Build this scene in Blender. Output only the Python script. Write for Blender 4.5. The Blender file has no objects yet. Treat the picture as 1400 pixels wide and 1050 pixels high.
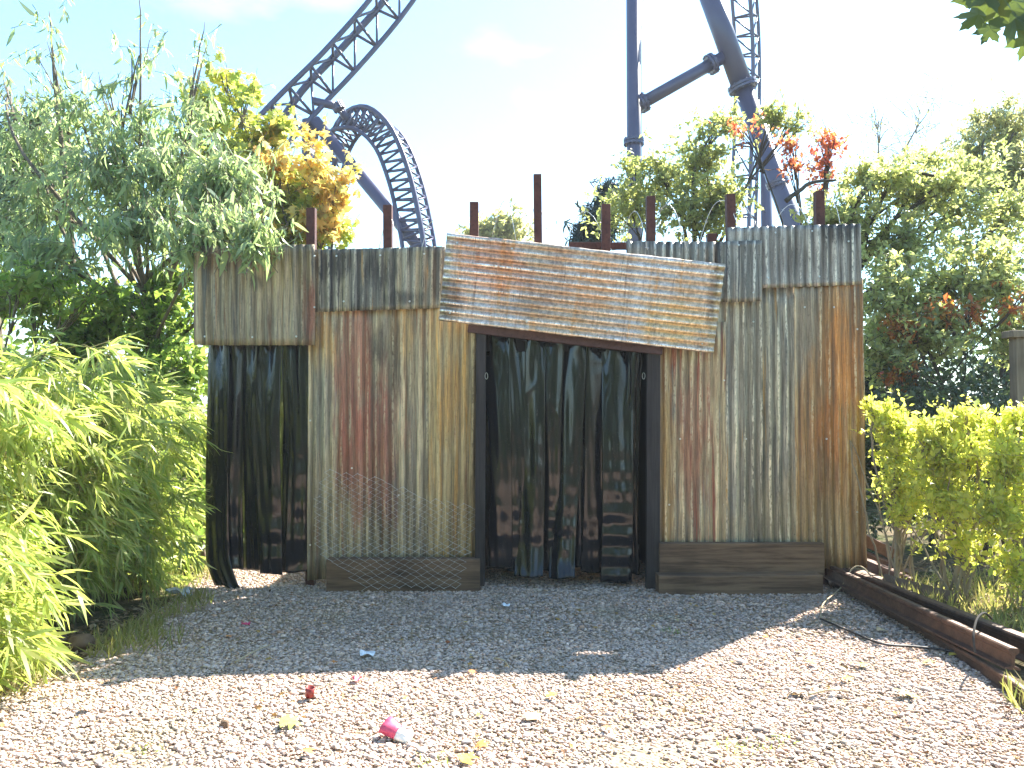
import bpy, bmesh, math, random
import numpy as np
from mathutils import Vector, Matrix

R = math.radians
scene = bpy.context.scene
C = scene.collection

# ------------------------------------------------------------------ camera, sky, sun, exposure
F, PITCH, CAMZ = 1120.0, R(1.5), 1.6
cam_d = bpy.data.cameras.new('camera')
cam_d.sensor_width = 36.0
cam_d.lens = 36.0 * F / 1400.0
cam_d.clip_start, cam_d.clip_end = 0.05, 4000
cam = bpy.data.objects.new('camera', cam_d)
cam.location = (0, 0, CAMZ)
cam.rotation_euler = (math.pi / 2 + PITCH, 0, 0)
C.objects.link(cam)
scene.camera = cam

SUN_AZ, SUN_EL = R(44), R(45)          # from behind the wall, to the right
world = bpy.data.worlds.new('World')
scene.world = world
world.use_nodes = True
wn = world.node_tree
wn.nodes.clear()
w_out = wn.nodes.new('ShaderNodeOutputWorld')
w_bg = wn.nodes.new('ShaderNodeBackground')
w_sky = wn.nodes.new('ShaderNodeTexSky')
w_sky.sky_type = 'NISHITA'
w_sky.sun_disc = False
w_sky.sun_elevation = SUN_EL
w_sky.sun_rotation = SUN_AZ
w_sky.air_density = 1.0
w_sky.dust_density = 0.6
w_sky.ozone_density = 1.2
w_bg.inputs['Strength'].default_value = 0.056
w_tc = wn.nodes.new('ShaderNodeTexCoord')
w_map = wn.nodes.new('ShaderNodeMapping')
w_map.inputs['Scale'].default_value = (1.6, 1.6, 4.2)
w_map.inputs['Location'].default_value = (0.35, 0.1, 0.3)
w_noise = wn.nodes.new('ShaderNodeTexNoise')
w_noise.inputs['Scale'].default_value = 1.3
w_noise.inputs['Detail'].default_value = 6
w_noise.inputs['Roughness'].default_value = 0.52
w_ramp = wn.nodes.new('ShaderNodeValToRGB')
w_ramp.color_ramp.elements[0].position = 0.56
w_ramp.color_ramp.elements[0].color = (0, 0, 0, 1)
w_ramp.color_ramp.elements[1].position = 0.8
w_ramp.color_ramp.elements[1].color = (0.8, 0.8, 0.8, 1)
w_mix = wn.nodes.new('ShaderNodeMix')
w_mix.data_type = 'RGBA'
w_mix.inputs[7].default_value = (4.6, 4.8, 5.0, 1)
wn.links.new(w_tc.outputs['Generated'], w_map.inputs['Vector'])
wn.links.new(w_map.outputs[0], w_noise.inputs['Vector'])
wn.links.new(w_noise.outputs[0], w_ramp.inputs[0])
wn.links.new(w_ramp.outputs[0], w_mix.inputs[0])
w_tint = wn.nodes.new('ShaderNodeMix')
w_tint.data_type = 'RGBA'; w_tint.blend_type = 'MULTIPLY'
w_tint.inputs[0].default_value = 1.0
w_tint.inputs[7].default_value = (0.64, 0.86, 0.92, 1)
wn.links.new(w_sky.outputs[0], w_tint.inputs[6])
wn.links.new(w_tint.outputs[2], w_mix.inputs[6])
wn.links.new(w_mix.outputs[2], w_bg.inputs['Color'])
wn.links.new(w_bg.outputs[0], w_out.inputs['Surface'])

sun_d = bpy.data.lights.new('sun', 'SUN')
sun_d.energy = 2.8
sun_d.angle = R(0.55)
sun_d.color = (1.0, 0.95, 0.86)
sun = bpy.data.objects.new('sun', sun_d)
SDIR = Vector((math.sin(SUN_AZ) * math.cos(SUN_EL), math.cos(SUN_AZ) * math.cos(SUN_EL), math.sin(SUN_EL)))
sun.rotation_euler = (-SDIR).to_track_quat('-Z', 'Y').to_euler()
sun.location = SDIR * 60
C.objects.link(sun)

vs = scene.view_settings
vs.view_transform = 'Standard'
vs.look = 'None'
vs.gamma = 1.0
vs.use_curve_mapping = False
vs.exposure = 3.2
scene.cycles.max_bounces = 10
scene.cycles.diffuse_bounces = 7
scene.cycles.transparent_max_bounces = 8
scene.cycles.sample_clamp_indirect = 6.0

# ------------------------------------------------------------------ measuring helpers
FW = Vector((0, math.cos(PITCH), math.sin(PITCH)))
UP = Vector((0, -math.sin(PITCH), math.cos(PITCH)))


def ray(px, py):
    return Vector(((px - 700) / F, 0, 0)) + UP * ((525 - py) / F) + FW


def W(px, py, Y):
    d = ray(px, py)
    t = Y / d.y
    return Vector((t * d.x, Y, CAMZ + t * d.z))


def G(px, py, z=0.0):
    d = ray(px, py)
    t = (z - CAMZ) / d.z
    return Vector((t * d.x, t * d.y, z))


# ------------------------------------------------------------------ object helpers
def link(o, parent=None):
    C.objects.link(o)
    if parent is not None:
        o.parent = parent
    return o


def tag(o, label=None, cat=None, group=None, kind=None):
    if label: o['label'] = label
    if cat: o['category'] = cat
    if group: o['group'] = group
    if kind: o['kind'] = kind
    return o


def thing(name, label, cat, loc=(0, 0, 0), group=None):
    o = bpy.data.objects.new(name, None)
    o.empty_display_size = 0.1
    o.location = loc
    C.objects.link(o)
    return tag(o, label, cat, group)


def put(o, parent):
    """parent o, whose mesh is in world coordinates, under an Empty that sits elsewhere"""
    o.parent = parent
    loc, p = Vector(), parent
    while p is not None:
        loc += Vector(p.location); p = p.parent
    o.location = Vector(o.location) - loc
    return o


def mesh_obj(name, verts, faces, mat=None, parent=None, smooth=False):
    me = bpy.data.meshes.new(name)
    me.from_pydata([tuple(v) for v in verts], [], faces)
    me.update()
    if smooth:
        me.polygons.foreach_set('use_smooth', [True] * len(me.polygons))
    if mat: me.materials.append(mat)
    o = bpy.data.objects.new(name, me)
    C.objects.link(o)
    if parent is not None: put(o, parent)
    return o


class MB:
    def __init__(self):
        self.v, self.f = [], []

    def add(self, vs_, fs_):
        k = len(self.v)
        self.v += [Vector(v) for v in vs_]
        self.f += [[i + k for i in f] for f in fs_]

    def box(self, c, size, rot=None, bev=0.0, jit=0.0, rng=None):
        bm = bmesh.new()
        bmesh.ops.create_cube(bm, size=1.0)
        for v in bm.verts:
            v.co = Vector((v.co.x * size[0], v.co.y * size[1], v.co.z * size[2]))
        if bev > 0:
            bmesh.ops.bevel(bm, geom=list(bm.edges), offset=bev, segments=2, affect='EDGES', profile=0.6)
        M = Matrix.Translation(Vector(c)) @ (rot.to_4x4() if rot is not None else Matrix.Identity(4))
        bm.verts.index_update()
        vs_ = [M @ v.co for v in bm.verts]
        if jit and rng:
            vs_ = [v + Vector((rng.uniform(-jit, jit), rng.uniform(-jit, jit), rng.uniform(-jit, jit))) for v in vs_]
        self.add(vs_, [[v.index for v in f.verts] for f in bm.faces])
        bm.free()

    def tube(self, pts, rad, n=8, cap=True):
        pts = [Vector(p) for p in pts]
        if not isinstance(rad, (list, tuple)): rad = [rad] * len(pts)
        k0 = len(self.v)
        ref = None
        for i, p in enumerate(pts):
            a = pts[max(i - 1, 0)]; b = pts[min(i + 1, len(pts) - 1)]
            t = (b - a)
            if t.length < 1e-9: t = Vector((0, 0, 1))
            t.normalize()
            if ref is None:
                ref = Vector((0, 0, 1)) if abs(t.z) < 0.9 else Vector((1, 0, 0))
            x = ref - t * ref.dot(t)
            if x.length < 1e-6: x = t.orthogonal()
            x.normalize(); ref = x
            y = t.cross(x)
            for j in range(n):
                q = 2 * math.pi * j / n
                self.v.append(p + (x * math.cos(q) + y * math.sin(q)) * rad[i])
        for i in range(len(pts) - 1):
            for j in range(n):
                a = k0 + i * n + j; b = k0 + i * n + (j + 1) % n
                self.f.append([a, b, b + n, a + n])
        if cap:
            self.f.append([k0 + j for j in range(n)][::-1])
            self.f.append([k0 + (len(pts) - 1) * n + j for j in range(n)])

    def build(self, name, mat, parent=None, smooth=False):
        return mesh_obj(name, self.v, self.f, mat, parent, smooth)


def catmull(pts, n=8):
    pts = [Vector(p) for p in pts]
    out = []
    for i in range(len(pts) - 1):
        p0 = pts[max(i - 1, 0)]; p1 = pts[i]; p2 = pts[i + 1]; p3 = pts[min(i + 2, len(pts) - 1)]
        for k in range(n):
            t = k / n
            out.append(0.5 * ((2 * p1) + (p2 - p0) * t + (2 * p0 - 5 * p1 + 4 * p2 - p3) * t * t + (3 * p1 - p0 - 3 * p2 + p3) * t ** 3))
    out.append(pts[-1])
    return out


# ------------------------------------------------------------------ node helpers
class NT:
    def __init__(self, name):
        self.m = bpy.data.materials.new(name)
        self.m.use_nodes = True
        self.t = self.m.node_tree
        self.t.nodes.clear()
        self.out = self.t.nodes.new('ShaderNodeOutputMaterial')

    def node(self, typ, **props):
        n = self.t.nodes.new(typ)
        for k, v in props.items(): setattr(n, k, v)
        return n

    def s(self, sock, v):
        if hasattr(v, 'is_output'):
            self.t.links.new(v, sock)
        elif v is not None:
            if isinstance(v, (tuple, list)) and len(v) == 3 and sock.type == 'RGBA': v = (*v, 1)
            sock.default_value = v

    def math(self, op, a, b=None, c=None, clamp=False):
        n = self.node('ShaderNodeMath', operation=op, use_clamp=clamp)
        self.s(n.inputs[0], a)
        if b is not None: self.s(n.inputs[1], b)
        if c is not None: self.s(n.inputs[2], c)
        return n.outputs[0]

    def noise(self, vec, scale=1.0, detail=3.0, rough=0.55, dist=0.0):
        n = self.node('ShaderNodeTexNoise')
        if vec is not None: self.s(n.inputs['Vector'], vec)
        n.inputs['Scale'].default_value = scale
        n.inputs['Detail'].default_value = detail
        n.inputs['Roughness'].default_value = rough
        n.inputs['Distortion'].default_value = dist
        return n.outputs[0]

    def mapping(self, vec, scale=(1, 1, 1), loc=(0, 0, 0)):
        n = self.node('ShaderNodeMapping')
        self.s(n.inputs['Vector'], vec)
        n.inputs['Scale'].default_value = scale
        n.inputs['Location'].default_value = loc
        return n.outputs[0]

    def step(self, v, lo, hi, a=0.0, b=1.0):
        n = self.node('ShaderNodeMapRange', interpolation_type='SMOOTHSTEP')
        self.s(n.inputs[0], v)
        n.inputs[1].default_value = lo; n.inputs[2].default_value = hi
        n.inputs[3].default_value = a; n.inputs[4].default_value = b
        return n.outputs[0]

    def mix(self, f, a, b, blend='MIX'):
        n = self.node('ShaderNodeMix', data_type='RGBA', blend_type=blend)
        self.s(n.inputs[0], f); self.s(n.inputs[6], a); self.s(n.inputs[7], b)
        return n.outputs[2]

    def ramp(self, f, stops, interp='LINEAR'):
        n = self.node('ShaderNodeValToRGB')
        cr = n.color_ramp
        cr.interpolation = interp
        while len(cr.elements) < len(stops): cr.elements.new(0.5)
        for e, (p, c) in zip(cr.elements, stops):
            e.position = p; e.color = (*c, 1)
        self.s(n.inputs[0], f)
        return n.outputs[0]

    def attr(self, name):
        return self.node('ShaderNodeAttribute', attribute_name=name)

    def bsdf(self, color, rough=0.6, metal=0.0, spec=0.5, normal=None, **kw):
        n = self.node('ShaderNodeBsdfPrincipled')
        self.s(n.inputs['Base Color'], color)
        self.s(n.inputs['Roughness'], rough)
        self.s(n.inputs['Metallic'], metal)
        self.s(n.inputs['Specular IOR Level'], spec)
        if normal is not None: self.s(n.inputs['Normal'], normal)
        for k, v in kw.items(): self.s(n.inputs[k], v)
        return n.outputs[0]

    def bump(self, h, strength=0.3, dist=0.01):
        n = self.node('ShaderNodeBump')
        n.inputs['Strength'].default_value = strength
        n.inputs['Distance'].default_value = dist
        self.s(n.inputs['Height'], h)
        return n.outputs[0]

    def done(self, shader):
        self.t.links.new(shader, self.out.inputs['Surface'])
        return self.m


def obj_coord(t):
    return t.node('ShaderNodeTexCoord').outputs['Object']


def leaf_material(name, stops, trans=0.42, glow=1.6, rough=0.45, spec=0.35, patch=None):
    """stops: colours leaves take, one per leaf at random; patch: (colour, scale, lo, hi) for a turned branch"""
    t = NT(name)
    geo = t.node('ShaderNodeNewGeometry')
    oi = t.node('ShaderNodeObjectInfo')
    rnd = t.math('FRACT', t.math('ADD', geo.outputs['Random Per Island'], oi.outputs['Random']))
    n = len(stops)
    col = t.ramp(rnd, [(i / max(n - 1, 1), c) for i, c in enumerate(stops)])
    if patch:
        pc, sc, lo, hi = patch
        nz = t.noise(geo.outputs['Position'], sc, 3)
        col = t.mix(t.step(t.math('ADD', nz, t.math('MULTIPLY', t.math('SUBTRACT', rnd, 0.5), 0.12)), lo, hi), col, pc)
    nz2 = t.noise(geo.outputs['Position'], 2.3, 2)
    val = t.math('MULTIPLY_ADD', nz2, 0.9, 0.6)
    colv = t.node('ShaderNodeMix', data_type='RGBA', blend_type='MULTIPLY')
    colv.inputs[0].default_value = 1.0
    t.s(colv.inputs[6], col)
    cmb = t.node('ShaderNodeCombineColor')
    for i in range(3): t.s(cmb.inputs[i], val)
    t.s(colv.inputs[7], cmb.outputs[0])
    col = colv.outputs[2]
    b = t.bsdf(col, rough, 0, spec)
    tr = t.node('ShaderNodeBsdfTranslucent')
    g = t.mix(1.0, col, (1.22 * glow, 1.2 * glow, 0.78 * glow), 'MULTIPLY')
    t.s(tr.inputs['Color'], g)
    ms = t.node('ShaderNodeMixShader')
    ms.inputs[0].default_value = trans
    t.t.links.new(b, ms.inputs[1]); t.t.links.new(tr.outputs[0], ms.inputs[2])
    return t.done(ms.outputs[0])


def bark_material(name, a, b, scale=18):
    t = NT(name)
    co = obj_coord(t)
    nz = t.noise(t.mapping(co, (scale, scale, scale * 0.25)), 1.0, 5, 0.65)
    col = t.ramp(nz, [(0.3, a), (0.7, b)])
    return t.done(t.bsdf(col, 0.9, 0, 0.2, t.bump(nz, 0.6, 0.01)))


def corrugated_material(name, base, streaks, blotches=(), dark=0.5, pale=0.6, pale_col=(0.62, 0.60, 0.5), metal=0.35, rough=0.5, seed=0.0, sscale=1.0, fine=1.0, pscale=(14, 1.6), wscale=(9, 1.4), gscale=(120, 4.0), trough_shade=0.55, tone_var=0.62):
    """streaks: [(colour, lo, hi)] vertical runs of paint and rust; blotches: [(x, z, rx, rz, colour, strength)] in metres on the sheet"""
    t = NT(name)
    suv = t.attr('suv').outputs['Vector']
    ridge = t.attr('ridge').outputs['Fac']
    suv = t.mapping(suv, loc=(0, 0, 0))
    big = t.noise(t.mapping(suv, (1.7, 0.9, 1), (seed, seed * 1.7, seed)), 1.0, 3, 0.6)
    col = t.mix(t.step(big, 0.35, 0.65), base[0], base[1])
    for i, (c, lo, hi) in enumerate(streaks):
        nz = t.noise(t.mapping(suv, (15 * sscale + 6 * i, 0.55 + 0.2 * i, 1), (seed * 3 + i * 7.3, seed + i, i * 2.1)), 1.0, 4, 0.62)
        col = t.mix(t.step(nz, lo, hi), col, c)
    sep = t.node('ShaderNodeSeparateXYZ'); t.s(sep.inputs[0], suv)
    wob = t.noise(t.mapping(suv, (*wscale, 1), (seed, 3 + seed, 1)), 1.0, 5, 0.7)
    wobs = t.math('SUBTRACT', wob, 0.5)
    for (x, z, rx, rz, c, st) in blotches:
        dx = t.math('DIVIDE', t.math('SUBTRACT', sep.outputs[0], x), rx)
        dz = t.math('DIVIDE', t.math('SUBTRACT', sep.outputs[1], z), rz)
        d = t.math('SQRT', t.math('ADD', t.math('MULTIPLY', dx, dx), t.math('MULTIPLY', dz, dz)))
        d = t.math('ADD', d, t.math('MULTIPLY', wobs, 2.6))
        col = t.mix(t.math('MULTIPLY', t.step(d, 0.35, 1.15, 1, 0), st), col, c)
    ribn = t.math('FLOOR', t.math('DIVIDE', t.attr('ribs').outputs['Fac'], 1.0))
    wn_ = t.node('ShaderNodeTexWhiteNoise', noise_dimensions='1D')
    t.s(wn_.inputs['W'], t.math('ADD', ribn, seed * 17.3))
    tone = t.math('MULTIPLY_ADD', wn_.outputs['Value'], tone_var, 1 - tone_var * 0.55)
    cmb = t.node('ShaderNodeCombineColor')
    for i in range(3): t.s(cmb.inputs[i], tone)
    col = t.mix(1.0, col, cmb.outputs[0], 'MULTIPLY')
    # worn pale crests; on the header sheet also painted sky highlights
    pn = t.noise(t.mapping(suv, (*pscale, 1), (seed + 5, seed, 4)), 1.0, 4, 0.7)
    pn2 = t.noise(t.mapping(suv, (70, 22, 1), (seed + 1, seed, 2)), 1.0, 2, 0.6)
    crest = t.step(ridge, 0.45, 0.98)
    pm = t.math('MULTIPLY', t.math('MULTIPLY', crest, t.step(pn, 0.4, 0.62)), t.step(pn2, 0.32, 0.55))
    col = t.mix(t.math('MULTIPLY', pm, pale), col, pale_col)
    gr_ = t.noise(t.mapping(suv, (*gscale, 1), (seed * 2, seed, 3)), 1.0, 5, 0.75)
    grv = t.math('MULTIPLY_ADD', t.step(gr_, 0.28, 0.72), 1.0, 0.62)
    cmb2 = t.node('ShaderNodeCombineColor')
    for i in range(3): t.s(cmb2.inputs[i], grv)
    col = t.mix(1.0, col, cmb2.outputs[0], 'MULTIPLY')
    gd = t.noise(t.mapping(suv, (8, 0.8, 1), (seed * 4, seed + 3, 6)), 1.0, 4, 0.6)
    col = t.mix(t.math('MULTIPLY', t.step(ridge, -0.2, -0.9), t.step(gd, 0.35, 0.65, 0.05, trough_shade)), col, (0.08, 0.072, 0.06))  # rib shading painted into the troughs, broken up by noise
    # soot and black drips, mostly in the troughs
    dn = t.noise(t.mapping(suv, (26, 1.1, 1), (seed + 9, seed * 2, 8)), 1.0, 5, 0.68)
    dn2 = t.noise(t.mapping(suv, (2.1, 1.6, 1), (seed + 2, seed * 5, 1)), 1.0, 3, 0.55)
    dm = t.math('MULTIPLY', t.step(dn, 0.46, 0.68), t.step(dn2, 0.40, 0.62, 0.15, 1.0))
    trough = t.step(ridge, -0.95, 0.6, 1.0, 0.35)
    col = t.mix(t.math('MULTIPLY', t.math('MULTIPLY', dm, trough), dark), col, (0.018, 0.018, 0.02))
    # spots and dust
    sp = t.noise(t.mapping(suv, (95 * fine, 55 * fine, 1), (seed, 1, seed)), 1.0, 4, 0.8)
    col = t.mix(t.step(sp, 0.58, 0.66, 0, 0.9 * dark), col, (0.03, 0.028, 0.025))
    col = t.mix(t.step(sp, 0.40, 0.28, 0, 0.35), col, (0.5, 0.48, 0.42))
    col = t.mix(1.0, col, (1.11, 1.0, 0.86), 'MULTIPLY')
    rg = t.math('MULTIPLY_ADD', dn, 0.45, rough - 0.22)
    mt = t.math('MULTIPLY_ADD', pm, 0.35, metal)
    return t.done(t.bsdf(col, rg, mt, 0.4, t.bump(t.math('ADD', sp, dn), 0.25, 0.003)))


def wood_material(name, a, b, c=(0.02, 0.016, 0.013), along=0, rough=0.8):
    t = NT(name)
    co = obj_coord(t)
    sc = [22, 22, 22]; sc[along] = 1.3
    nz = t.noise(t.mapping(co, sc), 1.0, 6, 0.7, 0.4)
    big = t.noise(co, 1.7, 3)
    col = t.mix(t.step(nz, 0.3, 0.7), a, b)
    col = t.mix(t.step(big, 0.45, 0.75, 0, 0.6), col, c)
    sc2 = [60, 60, 60]; sc2[along] = 3
    cr = t.noise(t.mapping(co, sc2), 1.0, 4, 0.7)
    col = t.mix(t.step(cr, 0.62, 0.72, 0, 0.8), col, c)
    return t.done(t.bsdf(col, rough, 0, 0.25, t.bump(t.math('ADD', nz, cr), 0.6, 0.006)))


def rust_material(name, a, b, c, rough=0.75, metal=0.25, scale=9):
    t = NT(name)
    co = obj_coord(t)
    n1 = t.noise(co, scale, 6, 0.7)
    n2 = t.noise(co, scale * 7, 3, 0.7)
    col = t.mix(t.step(n1, 0.35, 0.65), a, b)
    col = t.mix(t.step(n2, 0.5, 0.7, 0, 0.7), col, c)
    return t.done(t.bsdf(col, rough, metal, 0.35, t.bump(n2, 0.5, 0.004)))


def plain_material(name, col, rough=0.5, metal=0.0, spec=0.5, var=0.15, scale=14, **kw):
    t = NT(name)
    co = obj_coord(t)
    nz = t.noise(co, scale, 4, 0.6)
    c = t.mix(t.step(nz, 0.3, 0.7), tuple(x * (1 - var) for x in col), tuple(min(1, x * (1 + var)) for x in col))
    return t.done(t.bsdf(c, t.math('MULTIPLY_ADD', nz, 0.2, rough - 0.1), metal, spec, **kw))


# ------------------------------------------------------------------ ground
RNG = np.random.default_rng(7)
random.seed(7)


def ground_material():
    t = NT('soil_and_grass')
    co = obj_coord(t)
    n1 = t.noise(co, 0.8, 5, 0.6)
    n2 = t.noise(co, 30, 5, 0.7)
    n3 = t.noise(co, 7, 4, 0.6)
    col = t.mix(t.step(n1, 0.4, 0.6), (0.10, 0.075, 0.045), (0.06, 0.075, 0.02))
    col = t.mix(t.step(n3, 0.45, 0.65, 0, 0.8), col, (0.2, 0.155, 0.09))
    col = t.mix(t.step(n2, 0.5, 0.66, 0, 0.7), col, (0.03, 0.024, 0.016))
    return t.done(t.bsdf(col, 0.95, 0, 0.1, t.bump(n2, 0.8, 0.03)))


def gravel_bed_material():
    t = NT('gravel_bed')
    co = obj_coord(t)
    v = t.node('ShaderNodeTexVoronoi')
    t.s(v.inputs['Vector'], co); v.inputs['Scale'].default_value = 45
    n1 = t.noise(co, 1.2, 4)
    sep = t.node('ShaderNodeSeparateColor'); t.s(sep.inputs[0], v.outputs['Color'])
    col = t.ramp(sep.outputs[0], [(0.0, (0.25, 0.215, 0.18)), (0.4, (0.36, 0.315, 0.27)), (0.7, (0.42, 0.365, 0.3)), (1.0, (0.48, 0.43, 0.38))])
    col = t.mix(t.step(n1, 0.42, 0.62, 0, 0.6), col, (0.36, 0.29, 0.16))
    col = t.mix(1.0, col, (0.86, 0.77, 0.66), 'MULTIPLY')
    h = t.math('SUBTRACT', 1.0, v.outputs['Distance'])
    return t.done(t.bsdf(col, 0.9, 0, 0.2, t.bump(h, 0.9, 0.02)))


g = mesh_obj('ground', [(-600, -300, -0.03), (600, -300, -0.03), (600, 1500, -0.03), (-600, 1500, -0.03)], [[0, 1, 2, 3]], ground_material())
tag(g, 'dry brown soil with patches of grass around the gravel', kind='structure')
gp = [(-3.0, -4), (3.6, -4), (3.1, 3.3), (2.8, 5.0), (2.95, 7.2), (3.05, 8.2), (-3.2, 9.3), (-2.9, 7.5), (-2.72, 6.2), (-2.7, 5.2), (-3.15, 4.4), (-3.5, 3.4)]
gb = mesh_obj('gravel_path', [(x, y, 0.0) for x, y in gp], [list(range(len(gp)))], gravel_bed_material())
tag(gb, 'pale grey gravel forecourt in front of the corrugated wall', kind='structure')


def inside(poly, x, y):
    res = np.zeros(len(x), bool)
    j = len(poly) - 1
    for i in range(len(poly)):
        xi, yi = poly[i]; xj, yj = poly[j]
        cnd = ((yi > y) != (yj > y)) & (x < (xj - xi) * (y - yi) / (yj - yi + 1e-12) + xi)
        res ^= cnd
        j = i
    return res


def big_mesh(name, V, Fc, nper, mat, parent=None, smooth=False):
    """V (N,3), Fc (M,nper) arrays"""
    me = bpy.data.meshes.new(name)
    me.vertices.add(len(V))
    me.vertices.foreach_set('co', np.ascontiguousarray(V, dtype=np.float32).ravel())
    M = len(Fc)
    me.loops.add(M * nper)
    me.polygons.add(M)
    me.loops.foreach_set('vertex_index', np.ascontiguousarray(Fc, dtype=np.int32).ravel())
    me.polygons.foreach_set('loop_start', np.arange(0, M * nper, nper, dtype=np.int32))
    if smooth: me.polygons.foreach_set('use_smooth', np.ones(M, bool))
    me.update(calc_edges=True)
    me.materials.append(mat)
    o = bpy.data.objects.new(name, me)
    C.objects.link(o)
    if parent is not None: put(o, parent)
    return o


def rand_rot(n, rng):
    q = rng.normal(size=(n, 4)); q /= np.linalg.norm(q, axis=1)[:, None]
    w, x, y, z = q.T
    return np.stack([np.stack([1 - 2 * (y * y + z * z), 2 * (x * y - z * w), 2 * (x * z + y * w)], 1),
                     np.stack([2 * (x * y + z * w), 1 - 2 * (x * x + z * z), 2 * (y * z - x * w)], 1),
                     np.stack([2 * (x * z - y * w), 2 * (y * z + x * w), 1 - 2 * (x * x + y * y)], 1)], 1)


ph = (1 + 5 ** 0.5) / 2
ICO = np.array([(-1, ph, 0), (1, ph, 0), (-1, -ph, 0), (1, -ph, 0), (0, -1, ph), (0, 1, ph), (0, -1, -ph), (0, 1, -ph), (ph, 0, -1), (ph, 0, 1), (-ph, 0, -1), (-ph, 0, 1)]) / math.hypot(1, ph)
ICOF = np.array([(0, 11, 5), (0, 5, 1), (0, 1, 7), (0, 7, 10), (0, 10, 11), (1, 5, 9), (5, 11, 4), (11, 10, 2), (10, 7, 6), (7, 1, 8), (3, 9, 4), (3, 4, 2), (3, 2, 6), (3, 6, 8), (3, 8, 9), (4, 9, 5), (2, 4, 11), (6, 2, 10), (8, 6, 7), (9, 8, 1)])
CUB = np.array([(-1, -1, -1), (1, -1, -1), (1, 1, -1), (-1, 1, -1), (-1, -1, 1), (1, -1, 1), (1, 1, 1), (-1, 1, 1)]) * 0.68
CUBF = np.array([(0, 2, 1), (0, 3, 2), (4, 5, 6), (4, 6, 7), (0, 1, 5), (0, 5, 4), (1, 2, 6), (1, 6, 5), (2, 3, 7), (2, 7, 6), (3, 0, 4), (3, 4, 7)])


def stones(name, x, y, zz, rad, base, faces, mat, rng):
    n = len(x)
    V = np.repeat(base[None], n, 0) * (1 + rng.uniform(-0.28, 0.28, (n, len(base), 3)))
    V *= rng.uniform(0.65, 1.25, (n, 1, 3)) * rad[:, None, None]
    V = np.einsum('nij,nkj->nki', rand_rot(n, rng), V)
    V[:, :, 2] *= 0.55
    V += np.stack([x, y, zz], 1)[:, None, :]
    Fc = (faces[None] + (np.arange(n) * len(base))[:, None, None]).reshape(-1, 3)
    return big_mesh(name, V.reshape(-1, 3), Fc, 3, mat)


def stone_material():
    t = NT('gravel_stone')
    geo = t.node('ShaderNodeNewGeometry')
    rnd = geo.outputs['Random Per Island']
    col = t.ramp(rnd, [(0.0, (0.15, 0.155, 0.17)), (0.1, (0.5, 0.46, 0.43)), (0.2, (0.33, 0.335, 0.36)), (0.3, (0.62, 0.575, 0.53)), (0.4, (0.44, 0.37, 0.31)), (0.5, (0.26, 0.265, 0.28)),
                       (0.6, (0.6, 0.58, 0.57)), (0.7, (0.4, 0.39, 0.4)), (0.8, (0.55, 0.48, 0.42)), (0.88, (0.2, 0.19, 0.19)), (0.94, (0.5, 0.36, 0.27)), (1.0, (0.74, 0.72, 0.7))])
    nz = t.noise(geo.outputs['Position'], 90, 3, 0.6)
    col = t.mix(t.step(nz, 0.45, 0.75, 0, 0.25), col, (0.2, 0.185, 0.165))
    col = t.mix(1.0, col, (1.2, 0.97, 0.82), 'MULTIPLY')
    worn = t.noise(geo.outputs['Position'], 1.6, 5, 0.65)
    col = t.mix(t.step(worn, 0.42, 0.68, 0, 0.55), col, (0.36, 0.3, 0.25))
    moss = t.noise(geo.outputs['Position'], 0.9, 4, 0.6)
    col = t.mix(t.step(moss, 0.56, 0.7, 0, 0.35), col, (0.33, 0.29, 0.14))
    return t.done(t.bsdf(col, 0.85, 0, 0.3))


STONE = stone_material()
bare = [(G(905, 960), 0.45), (G(900, 1030), 0.5), (G(860, 1045), 0.35), (G(1010, 1025), 0.25), (G(230, 1040), 0.35), (G(120, 1045), 0.3)]


def gravel_points(n, x0, x1, y0, y1, rng):
    x = rng.uniform(x0, x1, n); y = rng.uniform(y0, y1, n)
    k = inside(gp, x, y)
    dens = np.ones(n)
    for p, r in bare:
        d2 = ((x - p.x) ** 2 + (y - p.y) ** 2) / (r * r)
        dens -= 0.5 * np.exp(-d2 * 1.6)
    # thinner toward the margins
    k &= rng.uniform(size=n) < dens
    return x[k], y[k]


xs, ys = gravel_points(24000, -3.3, 3.3, 2.6, 5.6, RNG)
rad = RNG.lognormal(math.log(0.0118), 0.33, len(xs)).clip(0.008, 0.03)
ob = stones('gravel', xs, ys, RNG.uniform(-0.002, 0.010, len(xs)), rad, ICO, ICOF, STONE, RNG)
tag(ob, 'loose pale grey and tan gravel stones nearest the camera', 'gravel', kind='stuff')
xs, ys = gravel_points(86000, -3.3, 3.3, 2.6, 5.6, RNG)
rad = RNG.lognormal(math.log(0.0076), 0.32, len(xs)).clip(0.0035, 0.015)
ob = stones('fine_gravel', xs, ys, RNG.uniform(0.0, 0.010, len(xs)), rad, CUB, CUBF, STONE, RNG)
tag(ob, 'fine chippings between the gravel stones nearest the camera', 'gravel', kind='stuff')
xs, ys = gravel_points(66000, -3.3, 3.2, 5.6, 9.3, RNG)
rad = RNG.lognormal(math.log(0.0097), 0.34, len(xs)).clip(0.005, 0.026)
ob = stones('gravel', xs, ys, RNG.uniform(0.0, 0.012, len(xs)), rad, CUB, CUBF, STONE, RNG)
tag(ob, 'loose grey gravel stones in the shade before the wall', 'gravel', kind='stuff')
xs, ys = gravel_points(9000, -3.3, 3.3, -1.0, 2.6, RNG)
ob = stones('gravel', xs, ys, RNG.uniform(0.0, 0.016, len(xs)), RNG.lognormal(math.log(0.017), 0.3, len(xs)).clip(0.01, 0.035), CUB, CUBF, STONE, RNG)
tag(ob, 'loose gravel stones behind the camera', 'gravel', kind='stuff')

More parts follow.
